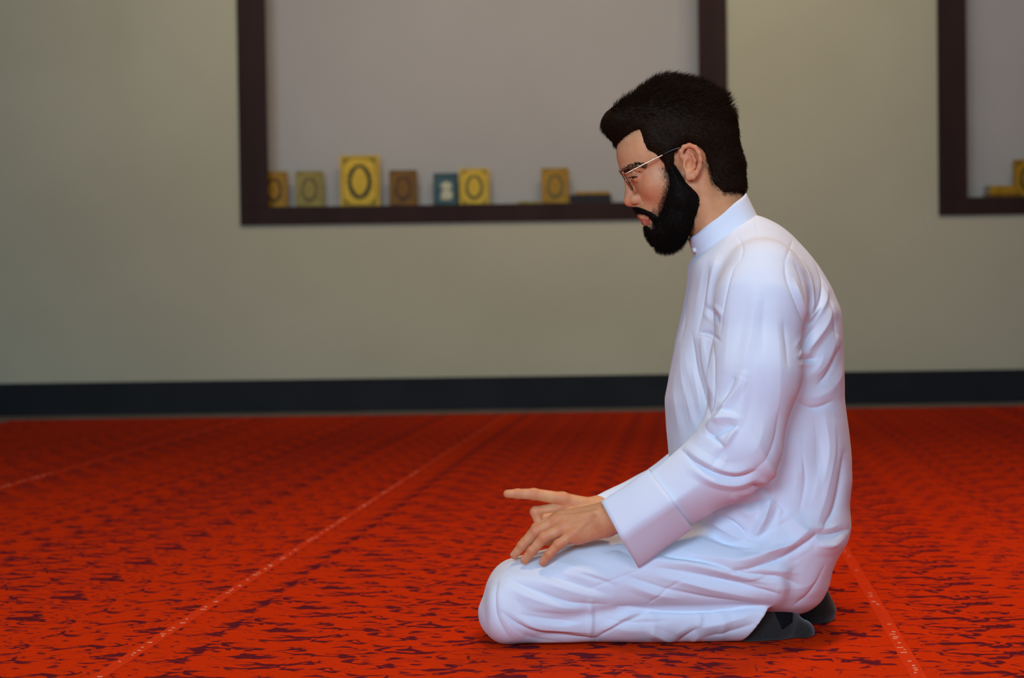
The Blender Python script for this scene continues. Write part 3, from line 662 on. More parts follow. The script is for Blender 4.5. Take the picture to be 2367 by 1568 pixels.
# cuffs: pressed, lens-shaped in section, open towards the hand ------
def cuff(top0, bot0, top1, bot1, dy0, dy1, th0, th1, ridge=.42, ns=14, flare=1.0):
    """top/bottom pixel of the open end (0) and of the seam end (1)"""
    n = 48; rows = []
    for q in range(ns+1):
        t = q/ns; dy = dy0+(dy1-dy0)*t; tp = W(*(np.array(top0)*(1-t)+np.array(top1)*t), dy); bt = W(*(np.array(bot0)*(1-t)+np.array(bot1)*t), dy); th = th0+(th1-th0)*t
        ring = []
        for k in range(n):
            a = 2*math.pi*k/n; sgn = -1 if a < math.pi else 1
            u_ = (1-math.cos(a))/2                                       # 0 at top fold, 1 at bottom fold
            prof = (u_/ridge)**.70 if u_ < ridge else ((1-u_)/(1-ridge))**.72
            prof = .93*prof+.07*math.sqrt(max(0, u_*(1-u_)))*2
            ring.append(tp+(bt-tp)*u_+np.array([0, sgn*th*prof, 0])+np.array([0, 0, .0006*math.sin(9*t+3*a)]))
        rows.append(ring)
    O = [v for r in rows for v in r]; I = []
    for r in rows:
        cen = np.mean(r, 0); I += [cen+(v-cen)*(1-.0022/max(.004, np.linalg.norm(v-cen))) for v in r]
    V = O+I; m_ = len(O); F = []
    for q in range(ns):
        for k in range(n):
            a, b_, c, d = q*n+k, q*n+(k+1) % n, (q+1)*n+(k+1) % n, (q+1)*n+k; F += [(a, b_, c, d), (m_+d, m_+c, m_+b_, m_+a)]
    for k in range(n):
        F += [(k, m_+k, m_+(k+1) % n, (k+1) % n), (ns*n+k, ns*n+(k+1) % n, m_+ns*n+(k+1) % n, m_+ns*n+k)]
    return MB().add(V, F)
cuff((1389, 1160), (1475, 1313), (1500, 1086), (1602, 1222), -.206, -.216, .052, .062, .47).build('cuff', M['cotton'], robe, True)
cuff((1372, 1150), (1440, 1262), (1502, 1084), (1580, 1190), .105, .14, .045, .058, .47).build('cuff', M['cotton'], robe, True)
# chest pocket welt and placket edge --------------------------------
def on_robe(px, py, off=0.0, f=robe_sdf, y_start=Y0-.36, miss=None):
    v = ray(px, py); v = v/v[1]; o = np.array([0, 0, CAM_H]); Y = y_start
    for _ in range(60):
        p = o+v*Y; d = float(f(p[None].astype(np.float32))[0])
        if d < .0003: break
        Y += max(d*.8, .0004)
        if Y > Y0+.3: return W(px, py, miss if miss is not None else -.1)
    h = .002; g = np.array([float(f((p+np.eye(3)[i]*h)[None].astype(np.float32))[0]-f((p-np.eye(3)[i]*h)[None].astype(np.float32))[0]) for i in range(3)]); g /= np.linalg.norm(g)+1e-9
    return p+g*off

# ================================================================== HEAD
def poly_w(pts, dy): return [tuple(W(x, y, dy)[[0, 2]]) for x, y in pts]
EX = lambda px: px*MPP
def ear_sdf(P):                               # near ear (also used mirrored)
    dy = -.077
    h = [(1583, 377, -.076), (1576, 362, -.079), (1574, 350, -.081), (1581, 340, -.083), (1594, 336, -.086), (1607, 341, -.089), (1616, 354, -.091), (1619, 370, -.091), (1617, 386, -.089), (1610, 400, -.086), (1602, 410, -.083)]
    rim = chain(P, [W(*q) for q in h], [.0030, .0036, .0040, .0040, .0040, .0042, .0042, .0042, .0040, .0042, .0050], .003)
    plate = ell(P, W(1598, 372, -.079), (.0155, .0050, .0275), -8, 14)
    plate = smin(plate, ell(P, W(1594, 405, -.080), (.0085, .0048, .0100), -20, 10), .006)
    anti = chain(P, [W(1590, 351, -.083), W(1601, 358, -.086), (W(1606, 372, -.086)), W(1604, 386, -.084), W(1597, 396, -.083)], [.0026, .0030, .0032, .0032, .0034], .003)
    tr = chain(P, [W(1581, 376, -.077), W(1584, 386, -.080), W(1588, 394, -.080)], [.0034, .0040, .0034], .003)
    f = smin(smin(smin(plate, rim, .003), anti, .003), tr, .003)
    con = ell(P, W(1592, 380, -.0865), (.0062, .0072, .0100), -12)
    f = smax(f, -con, .003)
    f = smax(f, -chain(P, [W(1588, 345, -.089), W(1603, 349, -.0915), W(1611, 362, -.0935), W(1611, 380, -.092)], [.0012, .0018, .0018, .0012], .002), .002)
    return f
def skull(P):
    """head without ears, nose and lips (P already folded to the near side)"""
    cr = ell(P, W(1572, 318), (EX(126), .0765, EX(112)), 20)
    fh = ell(P, W(1503, 350), (EX(79), .063, EX(84)), 20); f = smin(cr, fh, .02)
    f = smin(f, ell(P, W(1534, 430), (EX(64), .0545, EX(80)), 25), .015)
    f = smin(f, ell(P, W(1520, 424, -.036), (EX(34), .0215, EX(26)), 14), .024)                     # cheek bone
    f = smin(f, rcone(P, W(1586, 432, -.046), W(1528, 538, -.014), .017, .017), .022)              # jaw
    f = smin(f, ell(P, W(1510, 490), (EX(36), .027, EX(34)), 20), .020)                            # muzzle
    f = smin(f, ell(P, W(1526, 534), (EX(30), .024, EX(24)), 20), .015)                            # chin
    f = smin(f, chain(P, [W(1444, 394), W(1453, 391, -.020), W(1476, 388, -.043)], [.0085, .0085, .0075], .004), .010)   # brow
    f = smax(f, -ell(P, W(1450, 411, -.034), (.0165, .0165, .0110), 25), .009)                     # eye socket
    # neck
    f = smin(f, rcone(P, W(1704, 600), W(1612, 424), .062, .054), .018)
    f = smin(f, rcone(P, W(1676, 470), W(1662, 385), .034, .042), .02)
    return smin(f, rcone(P, W(1622, 398, -.060), W(1640, 520, -.040), .010, .013), .02)
def face(P):
    f = skull(P)
    # nose
    f = smin(f, chain(P, [W(1449, 404), W(1454, 424), W(1457, 444), W(1455, 463)], [.0068, .0076, .0090, .0112], .004), .006)
    f = smin(f, rcone(P, W(1457, 466), W(1478, 472), .0088, .0085), .005)
    f = smin(f, ell(P, W(1470, 460, -.0115), (.0118, .0076, .0098), 20), .004)                     # wing
    f = smax(f, -ell(P, W(1463, 478, -.0065), (.0050, .0028, .0028), 20), .002)                    # nostril
    f = smax(f, -chain(P, [W(1480, 446, -.019), W(1488, 458, -.0205), W(1487, 470, -.0205)], [.0008, .0013, .0010]), .003)
    # lips
    f = smin(f, chain(P, [W(1481, 499), W(1487, 502, -.010), W(1503, 512, -.022)], [.0064, .0058, .0030], .003), .003)
    f = smin(f, chain(P, [W(1491, 513), W(1495, 514, -.010), W(1504, 515, -.020)], [.0074, .0066, .0030], .003), .003)
    f = smax(f, -chain(P, [W(1476, 508), W(1490, 508.5, -.012), W(1503, 513, -.024)], [.0013, .0013, .0008], .002), .0025)
    # eyelids around the eyeball, opening low (the eyes look down)
    f = smin(f, ell(P, W(1476, 406, -.032), (.0136, .0136, .0136)), .0025)
    f = smax(f, -ell(P, W(1462, 411.5, -.035), (.0090, .0100, .0015), 14), .0008)
    f = smax(f, -chain(P, [W(1465, 396, -.040), W(1478, 396, -.0455), W(1494, 402, -.0465)], [.0008, .0010, .0006]), .003)     # lid crease
    f = smax(f, -chain(P, [W(1470, 421, -.040), W(1480, 428, -.046), W(1488, 436, -.048)], [.0002, .0004, .0002]), .003)       # under-eye line
    return f
def head_sdf(P):
    P = mirror(P); return smin(face(P), ear_sdf(P), .0035)
HV, HQ = surface(head_sdf, [W(1425, 600)[0], Y0-.105, W(1600, 600)[2]], [W(1760, 600)[0], Y0+.105, W(1550, 190)[2]], .0013, 2)

# ================================================================== HANDS
def hand(P, wrist, mcp, fingers, thumb, palm_r, k=.006, fr=None):
    f = None
    for j, fing in enumerate(fingers):
        g = chain(P, [p for p, r in fing], [r for p, r in fing], .0025)
        for p, r in fing[1:-1]: g = smin(g, np.sqrt(((P-np.asarray(p, np.float32))**2).sum(1))-r*1.03, .003)
        f = g if f is None else np.minimum(f, g)
    pm = None
    for p, r in mcp:
        g = chain(P, [wrist[-1][0], p], [wrist[-1][1]*.72, r], .006); pm = g if pm is None else smin(pm, g, .010)
    for i in range(len(mcp)-1): pm = smin(pm, rcone(P, mcp[i][0], mcp[i+1][0], mcp[i][1]*.96, mcp[i+1][1]*.96), .006)
    pm = smin(pm, chain(P, [p for p, r in wrist], [r for p, r in wrist], .01), .012)
    f = smin(f, pm, k)
    return smin(f, chain(P, [p for p, r in thumb], [r for p, r in thumb], .003), .005)
legs = lambda P: np.maximum(robe_legs(P), .0015-P[:, 2])
def sit(px, py, r, miss): return on_robe(px, py, r, legs, Y0-.3, miss)
# near (left) hand lying on the thigh: little, ring, middle visible; index and thumb beyond
def fin(pts, r): return list(zip(pts, r))
nh = {}
near_f = [fin([W(1325, 1236, -.190), W(1291, 1259, -.191), W(1270, 1281, -.189), W(1254, 1300, -.185)], [.0100, .0090, .0080, .0068]),
          fin([W(1303, 1222, -.174), W(1258, 1243, -.172), W(1230, 1274, -.167), W(1212, 1295, -.163)], [.0108, .0098, .0086, .0073]),
          fin([W(1284, 1207, -.156), W(1240, 1229, -.152), W(1207, 1262, -.146), W(1189, 1284, -.141)], [.0110, .0100, .0088, .0075]),
          fin([W(1288, 1198, -.134), W(1240, 1222, -.124), W(1213, 1254, -.118), W(1199, 1272, -.114)], [.0105, .0094, .0084, .0070])]
near_mcp = [(W(1327, 1236, -.187), .0112), (W(1305, 1221, -.172), .0116), (W(1288, 1206, -.154), .0118), (W(1292, 1197, -.132), .0114)]
near_wrist = [(W(1520, 1158, -.212), .030), (W(1440, 1190, -.203), .0290), (W(1404, 1200, -.192), .0275)]
near_thumb = fin([W(1390, 1206, -.155), W(1330, 1228, -.105), W(1290, 1243, -.085), W(1262, 1252, -.080)], [.013, .0115, .0100, .0085])
# far (right) hand: index pointing, the other fingers curled
far_f = [fin([W(1300, 1154, .085), W(1234, 1143, .080), W(1197, 1142, .080), W(1173, 1142, .080)], [.0128, .0112, .0094, .0080]),
         fin([W(1306, 1172, .088), W(1238, 1184, .082), W(1246, 1208, .080), W(1276, 1203, .076)], [.0110, .0104, .0094, .0080]),
         fin([W(1310, 1190, .094), W(1246, 1206, .094), W(1256, 1228, .092), W(1284, 1222, .086)], [.0106, .0100, .0090, .0078]),
         fin([W(1316, 1206, .100), W(1262, 1224, .104), W(1274, 1242, .102), W(1298, 1236, .096)], [.0098, .0090, .0082, .0072])]
far_mcp = [(W(1301, 1153, .087), .0118), (W(1307, 1172, .091), .0118), (W(1312, 1190, .097), .0114), (W(1320, 1206, .103), .0105)]
far_wrist = [(W(1500, 1148, .13), .028), (W(1420, 1172, .115), .0255), (W(1385, 1176, .108), .0235)]
far_thumb = fin([W(1372, 1186, .084), W(1322, 1186, .064), W(1290, 1196, .058), W(1262, 1198, .062)], [.0135, .0120, .0104, .0086])
def near_hand(P):
    f = hand(P, near_wrist, near_mcp, near_f, near_thumb, .012)
    f = smin(f, rcone(P, W(1402, 1220, -.190), W(1335, 1244, -.182), .0170, .0125), .010)          # heel of the hand
    f = smin(f, rcone(P, W(1402, 1184, -.184), W(1300, 1195, -.146), .0180, .0110), .010)
    for (p, r) in near_mcp: f = smin(f, rcone(P, near_wrist[-1][0]+np.array([-.02, -.016, .012]), p+np.array([.002, -.007, .006]), .003, .0048), .006)   # tendons
    return f
def far_hand(P): return hand(P, far_wrist, far_mcp, far_f, far_thumb, .012)
def bounds(L, pad):
    Q_ = np.array([np.asarray(p) for p, r in L]); return Q_.min(0)-pad, Q_.max(0)+pad
lo1, hi1 = bounds([x for f_ in near_f for x in f_]+near_mcp+near_wrist+near_thumb, .034); lo2, hi2 = bounds([x for f_ in far_f for x in f_]+far_mcp+far_wrist+far_thumb, .034)
NV, NQ = surface(near_hand, lo1, hi1, .0011, 2); FV, FQ = surface(far_hand, lo2, hi2, .0012, 2)
# hidden trunk, arms and legs that join head and hands into one body
def trunk(P):
    f = ell(P, W(1748, 780), (.100, .135, .17), 0); f = smin(f, ell(P, W(1760, 1120), (.11, .14, .20), 0), .05); f = smin(f, rcone(P, W(1740, 680), W(1698, 572), .06, .048), .03)
    for s in (-1, 1):
        y = (-.205, .115)[s > 0] if False else None
        wr = near_wrist if s < 0 else far_wrist
        f = smin(f, chain(P, [W(1750, 680, s*.10), W(1762, 690, s*.150), W(1752, 860, s*.195), W(1726, 1050, s*.20), wr[1][0]], [.045, .046, .042, .036, .0262], .02), .02)
        f = smin(f, chain(P, [W(1770, 1270, s*.08), W(1400, 1335, s*.105), W(1190, 1400, s*.105), W(1300, 1452, s*.105), W(1700, 1455, s*.105)], [.056, .044, .036, .030, .024], .02), .02)
    f = smin(f, chain(P, [W(1700, 1455, -.105), W(1752, 1445, -.100), W(1850, 1466, -.085)], [.026, .024, .014], .01), .01)
    f = smin(f, chain(P, [W(1700, 1455, .105), W(1800, 1425, .09), W(1878, 1395, .075), W(1888, 1445, .072)], [.026, .028, .026, .015], .01), .01)
    return np.maximum(f, .004-P[:, 2])
TV, TQ = surface(trunk, [W(1085, 1500, -.3)[0], Y0-.30, -.02], [W(1985, 700)[0], Y0+.30, W(1700, 520)[2]], .006, 1)
def union(parts):
    obs = [link_obj('tmp', raw_mesh('tmp', V, Q)) for V, Q in parts]
    for o in obs[1:]:
        md = obs[0].modifiers.new('u', 'BOOLEAN'); md.operation = 'UNION'; md.object = o; md.solver = 'MANIFOLD'
    bpy.context.view_layer.update()
    dg = bpy.context.evaluated_depsgraph_get(); me = bpy.data.meshes.new_from_object(obs[0].evaluated_get(dg))
    for o in obs: mm = o.data; bpy.data.objects.remove(o); bpy.data.meshes.remove(mm)
    return me
body_me = union([(TV, TQ), (HV, HQ), (NV, NQ), (FV, FQ)])
body_me.polygons.foreach_set('use_smooth', np.ones(len(body_me.polygons), bool))
BV = np.zeros(len(body_me.vertices)*3, np.float32); body_me.vertices.foreach_get('co', BV); BV = BV.reshape(-1, 3).astype(float)
# skin colouring: lips, warmer cheeks / nose / ears / knuckles, stubble under the beard edge
def blob(V, c, r, soft=.5):
    d = np.linalg.norm((V-np.asarray(c))/np.asarray(r), axis=1); return np.clip((1+soft-d)/(2*soft), 0, 1)
HM = BV.copy(); HM[:, 1] = Y0-np.abs(BV[:, 1]-Y0); hz_ = BV[:, 2] > W(1600, 600)[2]
red = np.zeros(len(BV)); lip = np.zeros(len(BV)); stub = np.zeros(len(BV))
for c, r in ((W(1500, 462, -.05), .028), (W(1452, 462, 0), .017), (W(1600, 350, -.088), .02), (W(1612, 372, -.09), .018), (W(1490, 415, -.05), .014)): red = np.maximum(red, blob(HM, c, [r]*3, .7)*hz_*.45)
for q in range(9):
    t = q/8; lip = np.maximum(lip, blob(HM, W(1479+20*t, 501+10*t, -.023*t), [.0075*(1-.45*t)]*3, .35)*hz_); lip = np.maximum(lip, blob(HM, W(1486+15*t, 515-1*t, -.022*t), [.0085*(1-.5*t)]*3, .35)*hz_)
for fs in (near_f, far_f):
    for fg in fs:
        for p, r in (fg[0], fg[1], fg[2], fg[3]): red = np.maximum(red, blob(BV, p, [r*1.25]*3, .6)*.55)
_B = poly_w([(1539, 392), (1557, 392), (1583, 421), (1614, 454), (1602, 519), (1555, 581), (1510, 561), (1496, 538), (1506, 531), (1519, 516), (1526, 498), (1534, 474), (1543, 444), (1547, 420)], -.045)
_db = poly2(HM.astype(np.float32), _B); stub = np.exp(-(np.clip(_db, 0, 1)/.0065)**2)*hz_*(HM[:, 1] < Y0-.016)*(to_px(HM)[0] < 1585)
at = body_me.attributes.new('tint', 'FLOAT_COLOR', 'POINT')
cc = np.ones((len(BV), 4), np.float32); cc[:, 0] = red; cc[:, 1] = lip; cc[:, 2] = stub; at.data.foreach_set('color', cc.ravel())
m = mat('skin', (.5, .3, .2, 1), .52, spec=.35, Subsurface_Weight=.12, Subsurface_Scale=.004); M['skin'] = m
bsdf(m).inputs['Subsurface Radius'].default_value = (1.0, .35, .2)
an = node(m, 'ShaderNodeAttribute', attribute_name='tint'); sp = node(m, 'ShaderNodeSeparateColor'); link(m, an.outputs['Color'], sp.inputs[0])
nz = node(m, 'ShaderNodeTexNoise'); nz.inputs['Scale'].default_value = 60; nz.inputs['Detail'].default_value = 5; tc = node(m, 'ShaderNodeTexCoord'); link(m, tc.outputs['Object'], nz.inputs['Vector'])
cr = node(m, 'ShaderNodeValToRGB'); cr.color_ramp.elements[0].position = .3; cr.color_ramp.elements[1].position = .7
cr.color_ramp.elements[0].color = lin(216, 150, 102); cr.color_ramp.elements[1].color = lin(228, 164, 116); link(m, nz.outputs['Fac'], cr.inputs[0])
prev = cr.outputs[0]
for i, (cl, fac) in enumerate(((lin(216, 112, 76), 1.0), (lin(196, 100, 80), 1.0), (lin(112, 78, 58), 1.0))):
    mx = node(m, 'ShaderNodeMix', data_type='RGBA'); link(m, sp.outputs[i], mx.inputs[0]); link(m, prev, mx.inputs[6]); mx.inputs[7].default_value = cl; prev = mx.outputs[2]
link(m, prev, bsdf(m).inputs['Base Color'])
n2 = node(m, 'ShaderNodeTexNoise'); n2.inputs['Scale'].default_value = 900; n2.inputs['Detail'].default_value = 3; link(m, tc.outputs['Object'], n2.inputs['Vector'])
bp = node(m, 'ShaderNodeBump'); bp.inputs['Strength'].default_value = .15; bp.inputs['Distance'].default_value = .0005; link(m, n2.outputs['Fac'], bp.inputs['Height']); link(m, bp.outputs[0], bsdf(m).inputs['Normal'])
body_me.materials.clear(); body_me.materials.append(m); body_me.name = 'body'
body = link_obj('body', body_me, person)
# finger nails
M['nail'] = mat('nail', lin(218, 168, 148), .3); add_noise_color(M['nail'], lin(204, 146, 118), lin(212, 158, 130), 200)
def nail(dip, tip, up, r):
    d = tip-dip; d /= np.linalg.norm(d); up = up-d*np.dot(up, d); up /= np.linalg.norm(up); sd = np.cross(d, up)
    V, F = [], []; n = 6
    for i in range(n+1):
        for j in range(n+1):
            u_, v_ = i/n*2-1, j/n*2-1; cx, cy = u_*math.sqrt(1-v_*v_/2), v_*math.sqrt(1-u_*u_/2)
            aa = cy*.72; V.append(tip+d*(cx*r*.70-r*.10)+(sd*math.sin(aa)+up*math.cos(aa))*(r*1.04)-up*(max(0, cx)**3*r*.12))
    F = [(i*(n+1)+j, i*(n+1)+j+1, (i+1)*(n+1)+j+1, (i+1)*(n+1)+j) for i in range(n) for j in range(n)]
    V2 = [v-up*.0010 for v in V]; k = len(V); F += [tuple(x+k for x in f[::-1]) for f in F[:]]
    MB().add(V+V2, F).build('fingernail', M['nail'], body, True, solid=False)
for fg, up in zip(near_f, ((-.30, -.75, .60), (-.35, -.62, .70), (-.45, -.45, .78), (-.5, 0, .85))): nail(np.asarray(fg[2][0]), np.asarray(fg[3][0]), np.array(up), fg[3][1])
0 and nail(np.asarray(far_f[0][2][0]), np.asarray(far_f[0][3][0]), np.array((0, .35, .93)), far_f[0][3][1])
# eyes
M['sclera'] = mat('eye_white', lin(205, 195, 190), .15); add_noise_color(M['sclera'], lin(160, 140, 128), lin(174, 154, 142), 120)  # whites toned down to stand in for shade around the eye
M['iris'] = mat('iris', lin(34, 20, 12), .1); add_noise_color(M['iris'], lin(26, 15, 9), lin(46, 28, 16), 300)
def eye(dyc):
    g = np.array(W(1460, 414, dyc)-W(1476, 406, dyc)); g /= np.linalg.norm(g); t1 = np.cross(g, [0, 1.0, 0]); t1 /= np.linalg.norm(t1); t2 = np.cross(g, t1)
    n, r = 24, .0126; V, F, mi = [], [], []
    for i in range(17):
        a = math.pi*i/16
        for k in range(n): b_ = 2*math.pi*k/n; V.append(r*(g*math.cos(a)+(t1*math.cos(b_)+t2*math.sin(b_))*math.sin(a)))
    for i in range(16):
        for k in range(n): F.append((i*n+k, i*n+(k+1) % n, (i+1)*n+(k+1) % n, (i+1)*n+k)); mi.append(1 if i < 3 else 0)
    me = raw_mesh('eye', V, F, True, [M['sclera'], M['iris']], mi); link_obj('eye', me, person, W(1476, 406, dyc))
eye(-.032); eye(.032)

# ================================================================== HAIR AND BEARD
HAIR_POLY = poly_w([(1416, 347), (1430, 330), (1446, 313), (1480, 295), (1485, 318), (1496, 345), (1518, 357), (1533, 376), (1540, 398), (1557, 398), (1558, 356), (1566, 343), (1590, 328), (1618, 342), (1633, 356), (1641, 378), (1651, 420), (1676, 444), (1716, 440), (1780, 440), (1780, 120), (1320, 120), (1320, 347)], -.07)
def hair_sdf(P):
    P = mirror(P)
    f = ell(P, W(1572, 306), (EX(124), .0835, EX(122)), 20)
    f = smin(f, ell(P, W(1660, 372), (EX(52), .060, EX(78)), 4), .018)
    f = smin(f, ell(P, W(1642, 322), (EX(50), .064, EX(66)), 0), .02)
    f = smin(f, rcone(P, W(1440, 277, -.018), W(1540, 238, -.015), EX(34), EX(56), .72), .02)
    f = smin(f, rcone(P, W(1424, 298, -.012), W(1414, 284, -.01), EX(22), EX(23), .7), .02)
    pd = poly2(P, HAIR_POLY)
    f = smin(f, skull(P)-.0075*np.clip(-pd/.012+.15, 0, 1), .008)                                  # close-cropped sides follow the skull
    f = smax(f, pd, .003)
    # parting between the longer top and the short sides
    return smax(f, -chain(P, [W(1490, 262, -.081), W(1560, 243, -.085), W(1625, 262, -.085)], [.002, .0035, .002]), .008)
GV, GQ = surface(hair_sdf, [W(1375, 400)[0], Y0-.11, W(1600, 460)[2]], [W(1740, 400)[0], Y0+.11, W(1560, 150)[2]], .0022, 2)
BEARD = poly_w([(1537, 382), (1559, 382), (1571, 399), (1583, 421), (1600, 438), (1611, 449), (1616, 464), (1613, 486), (1603, 518), (1588, 549), (1574, 571), (1555, 581), (1533, 574), (1510, 561), (1496, 538), (1491, 521), (1498, 520), (1506, 531), (1516, 530), (1519, 516), (1526, 498), (1534, 474), (1543, 444), (1547, 420)], -.045)
MUST = poly_w([(1462, 478), (1468, 491), (1482, 495), (1496, 500), (1508, 512), (1514, 526), (1522, 522), (1521, 505), (1508, 493), (1490, 484), (1474, 477)], -.02)
def beard_sdf(P):
    P = mirror(P); sk = skull(P); fc = face(P); pd = poly2(P, BEARD); pm = poly2(P, MUST)
    f = chain(P, [W(1560, 420, -.055), W(1576, 460, -.050), W(1564, 512, -.036), W(1535, 534, -.018)], [.010, .019, .026, .030], .01)
    f = smin(f, ell(P, W(1546, 528), (EX(53), .046, EX(51)), 20), .02)
    f = smin(f, sk-.0085*np.clip(-pd/.013+.12, 0, 1), .006)
    f = smax(f, pd, .003)
    mu = smax(fc-.0042*np.clip(-pm/.0035+.25, 0, 1), pm, .0015)
    return smin(f, mu, .002)
DV, DQ = surface(beard_sdf, [W(1450, 400)[0], Y0-.095, W(1600, 600)[2]], [W(1640, 400)[0], Y0+.095, W(1560, 355)[2]], .0018, 2)
DV = DV+normals(DV, DQ)*(wob(DV, 700, 8)*.0006)[:, None]
GN = normals(GV, GQ); GV = GV+GN*(wob(GV, 160, 9)*.0012+wob(GV, 600, 10)*.0005)[:, None]
def strands(root, d0, d1, L, r, K=4, jit=.25):
    """tapered three-sided hairs from root, bending from d0 to d1"""
    n = len(root); d0 = d0+RNG.normal(size=(n, 3))*jit; d1 = d1+RNG.normal(size=(n, 3))*jit
    d0 /= np.linalg.norm(d0, axis=1)[:, None]; d1 /= np.linalg.norm(d1, axis=1)[:, None]
    p = root.copy(); V = np.zeros((n, (K-1)*3+1, 3)); sd = np.cross(d0, RNG.normal(size=(n, 3))); sd /= np.linalg.norm(sd, axis=1)[:, None]
    for i in range(K-1):
        t = i/(K-1); d = d0*(1-t)+d1*t; d /= np.linalg.norm(d, axis=1)[:, None]; b_ = np.cross(d, sd); rr = r*(1-.7*t)
        for k in range(3):
            a = 2*math.pi*k/3; V[:, i*3+k] = p+rr[:, None]*(sd*math.cos(a)+b_*math.sin(a))
        p = p+d*(L/(K-1))[:, None]
    V[:, -1] = p
    F = []
    for i in range(K-2):
        for k in range(3):
            j = (k+1) % 3; F += [(i*3+k, i*3+j, (i+1)*3+j), (i*3+k, (i+1)*3+j, (i+1)*3+k)]
    for k in range(3): F.append(((K-2)*3+k, (K-2)*3+(k+1) % 3, (K-1)*3))
    F = np.array(F); m_ = V.shape[1]
    return V.reshape(-1, 3), (F[None]+(np.arange(n)*m_)[:, None, None]).reshape(-1, 3)
def sample(V, Q, n, keep=None):
    N = normals(V, Q); c = V[Q].mean(1); ar = np.linalg.norm(np.cross(V[Q[:, 2]]-V[Q[:, 0]], V[Q[:, 3]]-V[Q[:, 1]]), axis=1)
    w = ar if keep is None else ar*keep(c); i = RNG.choice(len(Q), n, p=w/w.sum()); a, b_ = RNG.random((n, 1)), RNG.random((n, 1))
    q = V[Q[i]]; p = (q[:, 0]*(1-a)+q[:, 1]*a)*(1-b_)+(q[:, 3]*(1-a)+q[:, 2]*a)*b_
    nn = N[Q[i]].mean(1); return p, nn/np.linalg.norm(nn, axis=1)[:, None]
def tri(Q): return np.concatenate([Q[:, [0, 1, 2]], Q[:, [0, 2, 3]]])
def join(parts):
    Vs, Fs, o = [], [], 0
    for V, F in parts: Vs.append(V); Fs.append(F+o); o += len(V)
    return np.concatenate(Vs), np.concatenate(Fs)
# hair flow
p, nn = sample(GV, GQ, 34000); hx, hy = to_px(p)
Fd, Ud = W(1400, 360)-W(1492, 321), W(1553, 229)-W(1592, 321); Fd /= np.linalg.norm(Fd); Ud /= np.linalg.norm(Ud)
top = np.clip((275+(hx-1480)*.02-hy)/40, 0, 1)[:, None]
quiff = np.clip((1470-hx)/70, 0, 1)[:, None]
flow_top = -Fd*.75+Ud*.25+np.stack([0*hx, np.sign(p[:, 1]-Y0)*.35, 0*hx], 1); flow_quiff = Fd*.55+Ud*.65; flow_side = -Fd*.45-Ud*.85
flow = flow_side*(1-top)+top*(flow_top*(1-quiff)+flow_quiff*quiff)
flow = flow-nn*(flow*nn).sum(1)[:, None]*.8; flow /= np.linalg.norm(flow, axis=1)[:, None]+1e-9
L = (.008+.013*top[:, 0]+.006*quiff[:, 0])*RNG.uniform(.6, 1.25, len(p))
lift = (.35+.25*top)
S1 = strands(p-nn*.001, flow+nn*lift, flow+nn*.08, L, np.full(len(p), .00032))
HVx, HFx = join([(GV, tri(GQ)), S1])
# beard
p, nn = sample(DV, DQ, 18000); bx, by = to_px(p)
down = W(1520, 560)-W(1560, 440); down /= np.linalg.norm(down); fl = down+nn*.2; fl = fl-nn*(fl*nn).sum(1)[:, None]*.6; fl /= np.linalg.norm(fl, axis=1)[:, None]
L = (.005+.008*np.clip((by-430)/120, 0, 1))*RNG.uniform(.6, 1.25, len(p)); L *= np.where(bx < 1516, .55, 1)
S2 = strands(p-nn*.001, fl+nn*.55, fl+nn*.25, L, np.full(len(p), .00030), jit=.35)
# sparse cheek hairs beyond the beard edge, growing out of the skin
hn = normals(HV, HQ); hp_, hn_ = sample(HV, HQ, 320000); q_ = hp_.copy(); q_[:, 1] = Y0-np.abs(q_[:, 1]-Y0)
db = np.minimum(poly2(q_, BEARD), poly2(q_, MUST)); cx_, cy_ = to_px(q_)
ok = (db < .020) & (db > -.004) & (cx_ < 1562) & (cx_ > 1508) & (cy_ > 385) & (RNG.random(len(db)) < np.exp(-(np.clip(db, 0, 1)/.0080)**2)) & (np.abs(q_[:, 1]-Y0) > .018)
p3, n3 = hp_[ok], hn_[ok]; fl = down-n3*(n3@down)[:, None]*.8
S3 = strands(p3-n3*.0006, fl+n3*.35, fl+n3*.1, RNG.uniform(.003, .0065, len(p3)), np.full(len(p3), .00019))
# nape and hairline fuzz
dh = poly2(q_, HAIR_POLY); ok = (dh < .007) & (dh > -.004) & (cx_ > 1630) & (cy_ > 350) & (RNG.random(len(dh)) < np.exp(-np.clip(dh, 0, 1)/.0032)*.9)
p4, n4 = hp_[ok], hn_[ok]; fl = np.where((to_px(p4)[0] > 1600)[:, None], -Ud*.9-Fd*.2, -Fd*.5-Ud*.4)
S4 = strands(p4-n4*.0006, fl+n4*.3, fl+n4*.1, RNG.uniform(.004, .008, len(p4)), np.full(len(p4), .00020))
DVx, DFx = join([(DV, tri(DQ)), S2, S3])
HVx, HFx = join([(HVx, HFx), S4])
def hairmat(name, c1, c2, rough):
    m = mat(name, c1, rough, spec=.07); nzz = add_noise_color(m, c1, c2, 500, 2); return m
M['hair'] = hairmat('dark_hair', lin(15, 10, 7), lin(46, 29, 14), .6); M['beard'] = hairmat('black_beard', lin(13, 9, 7), lin(28, 19, 13), .65)
o = link_obj('hair', raw_mesh('hair', HVx, HFx, True, M['hair']), person); o['label'] = 'short dark brown hair swept up in front'
o = link_obj('beard', raw_mesh('beard', DVx, DFx, True, M['beard']), person); o['label'] = 'full black beard and moustache'
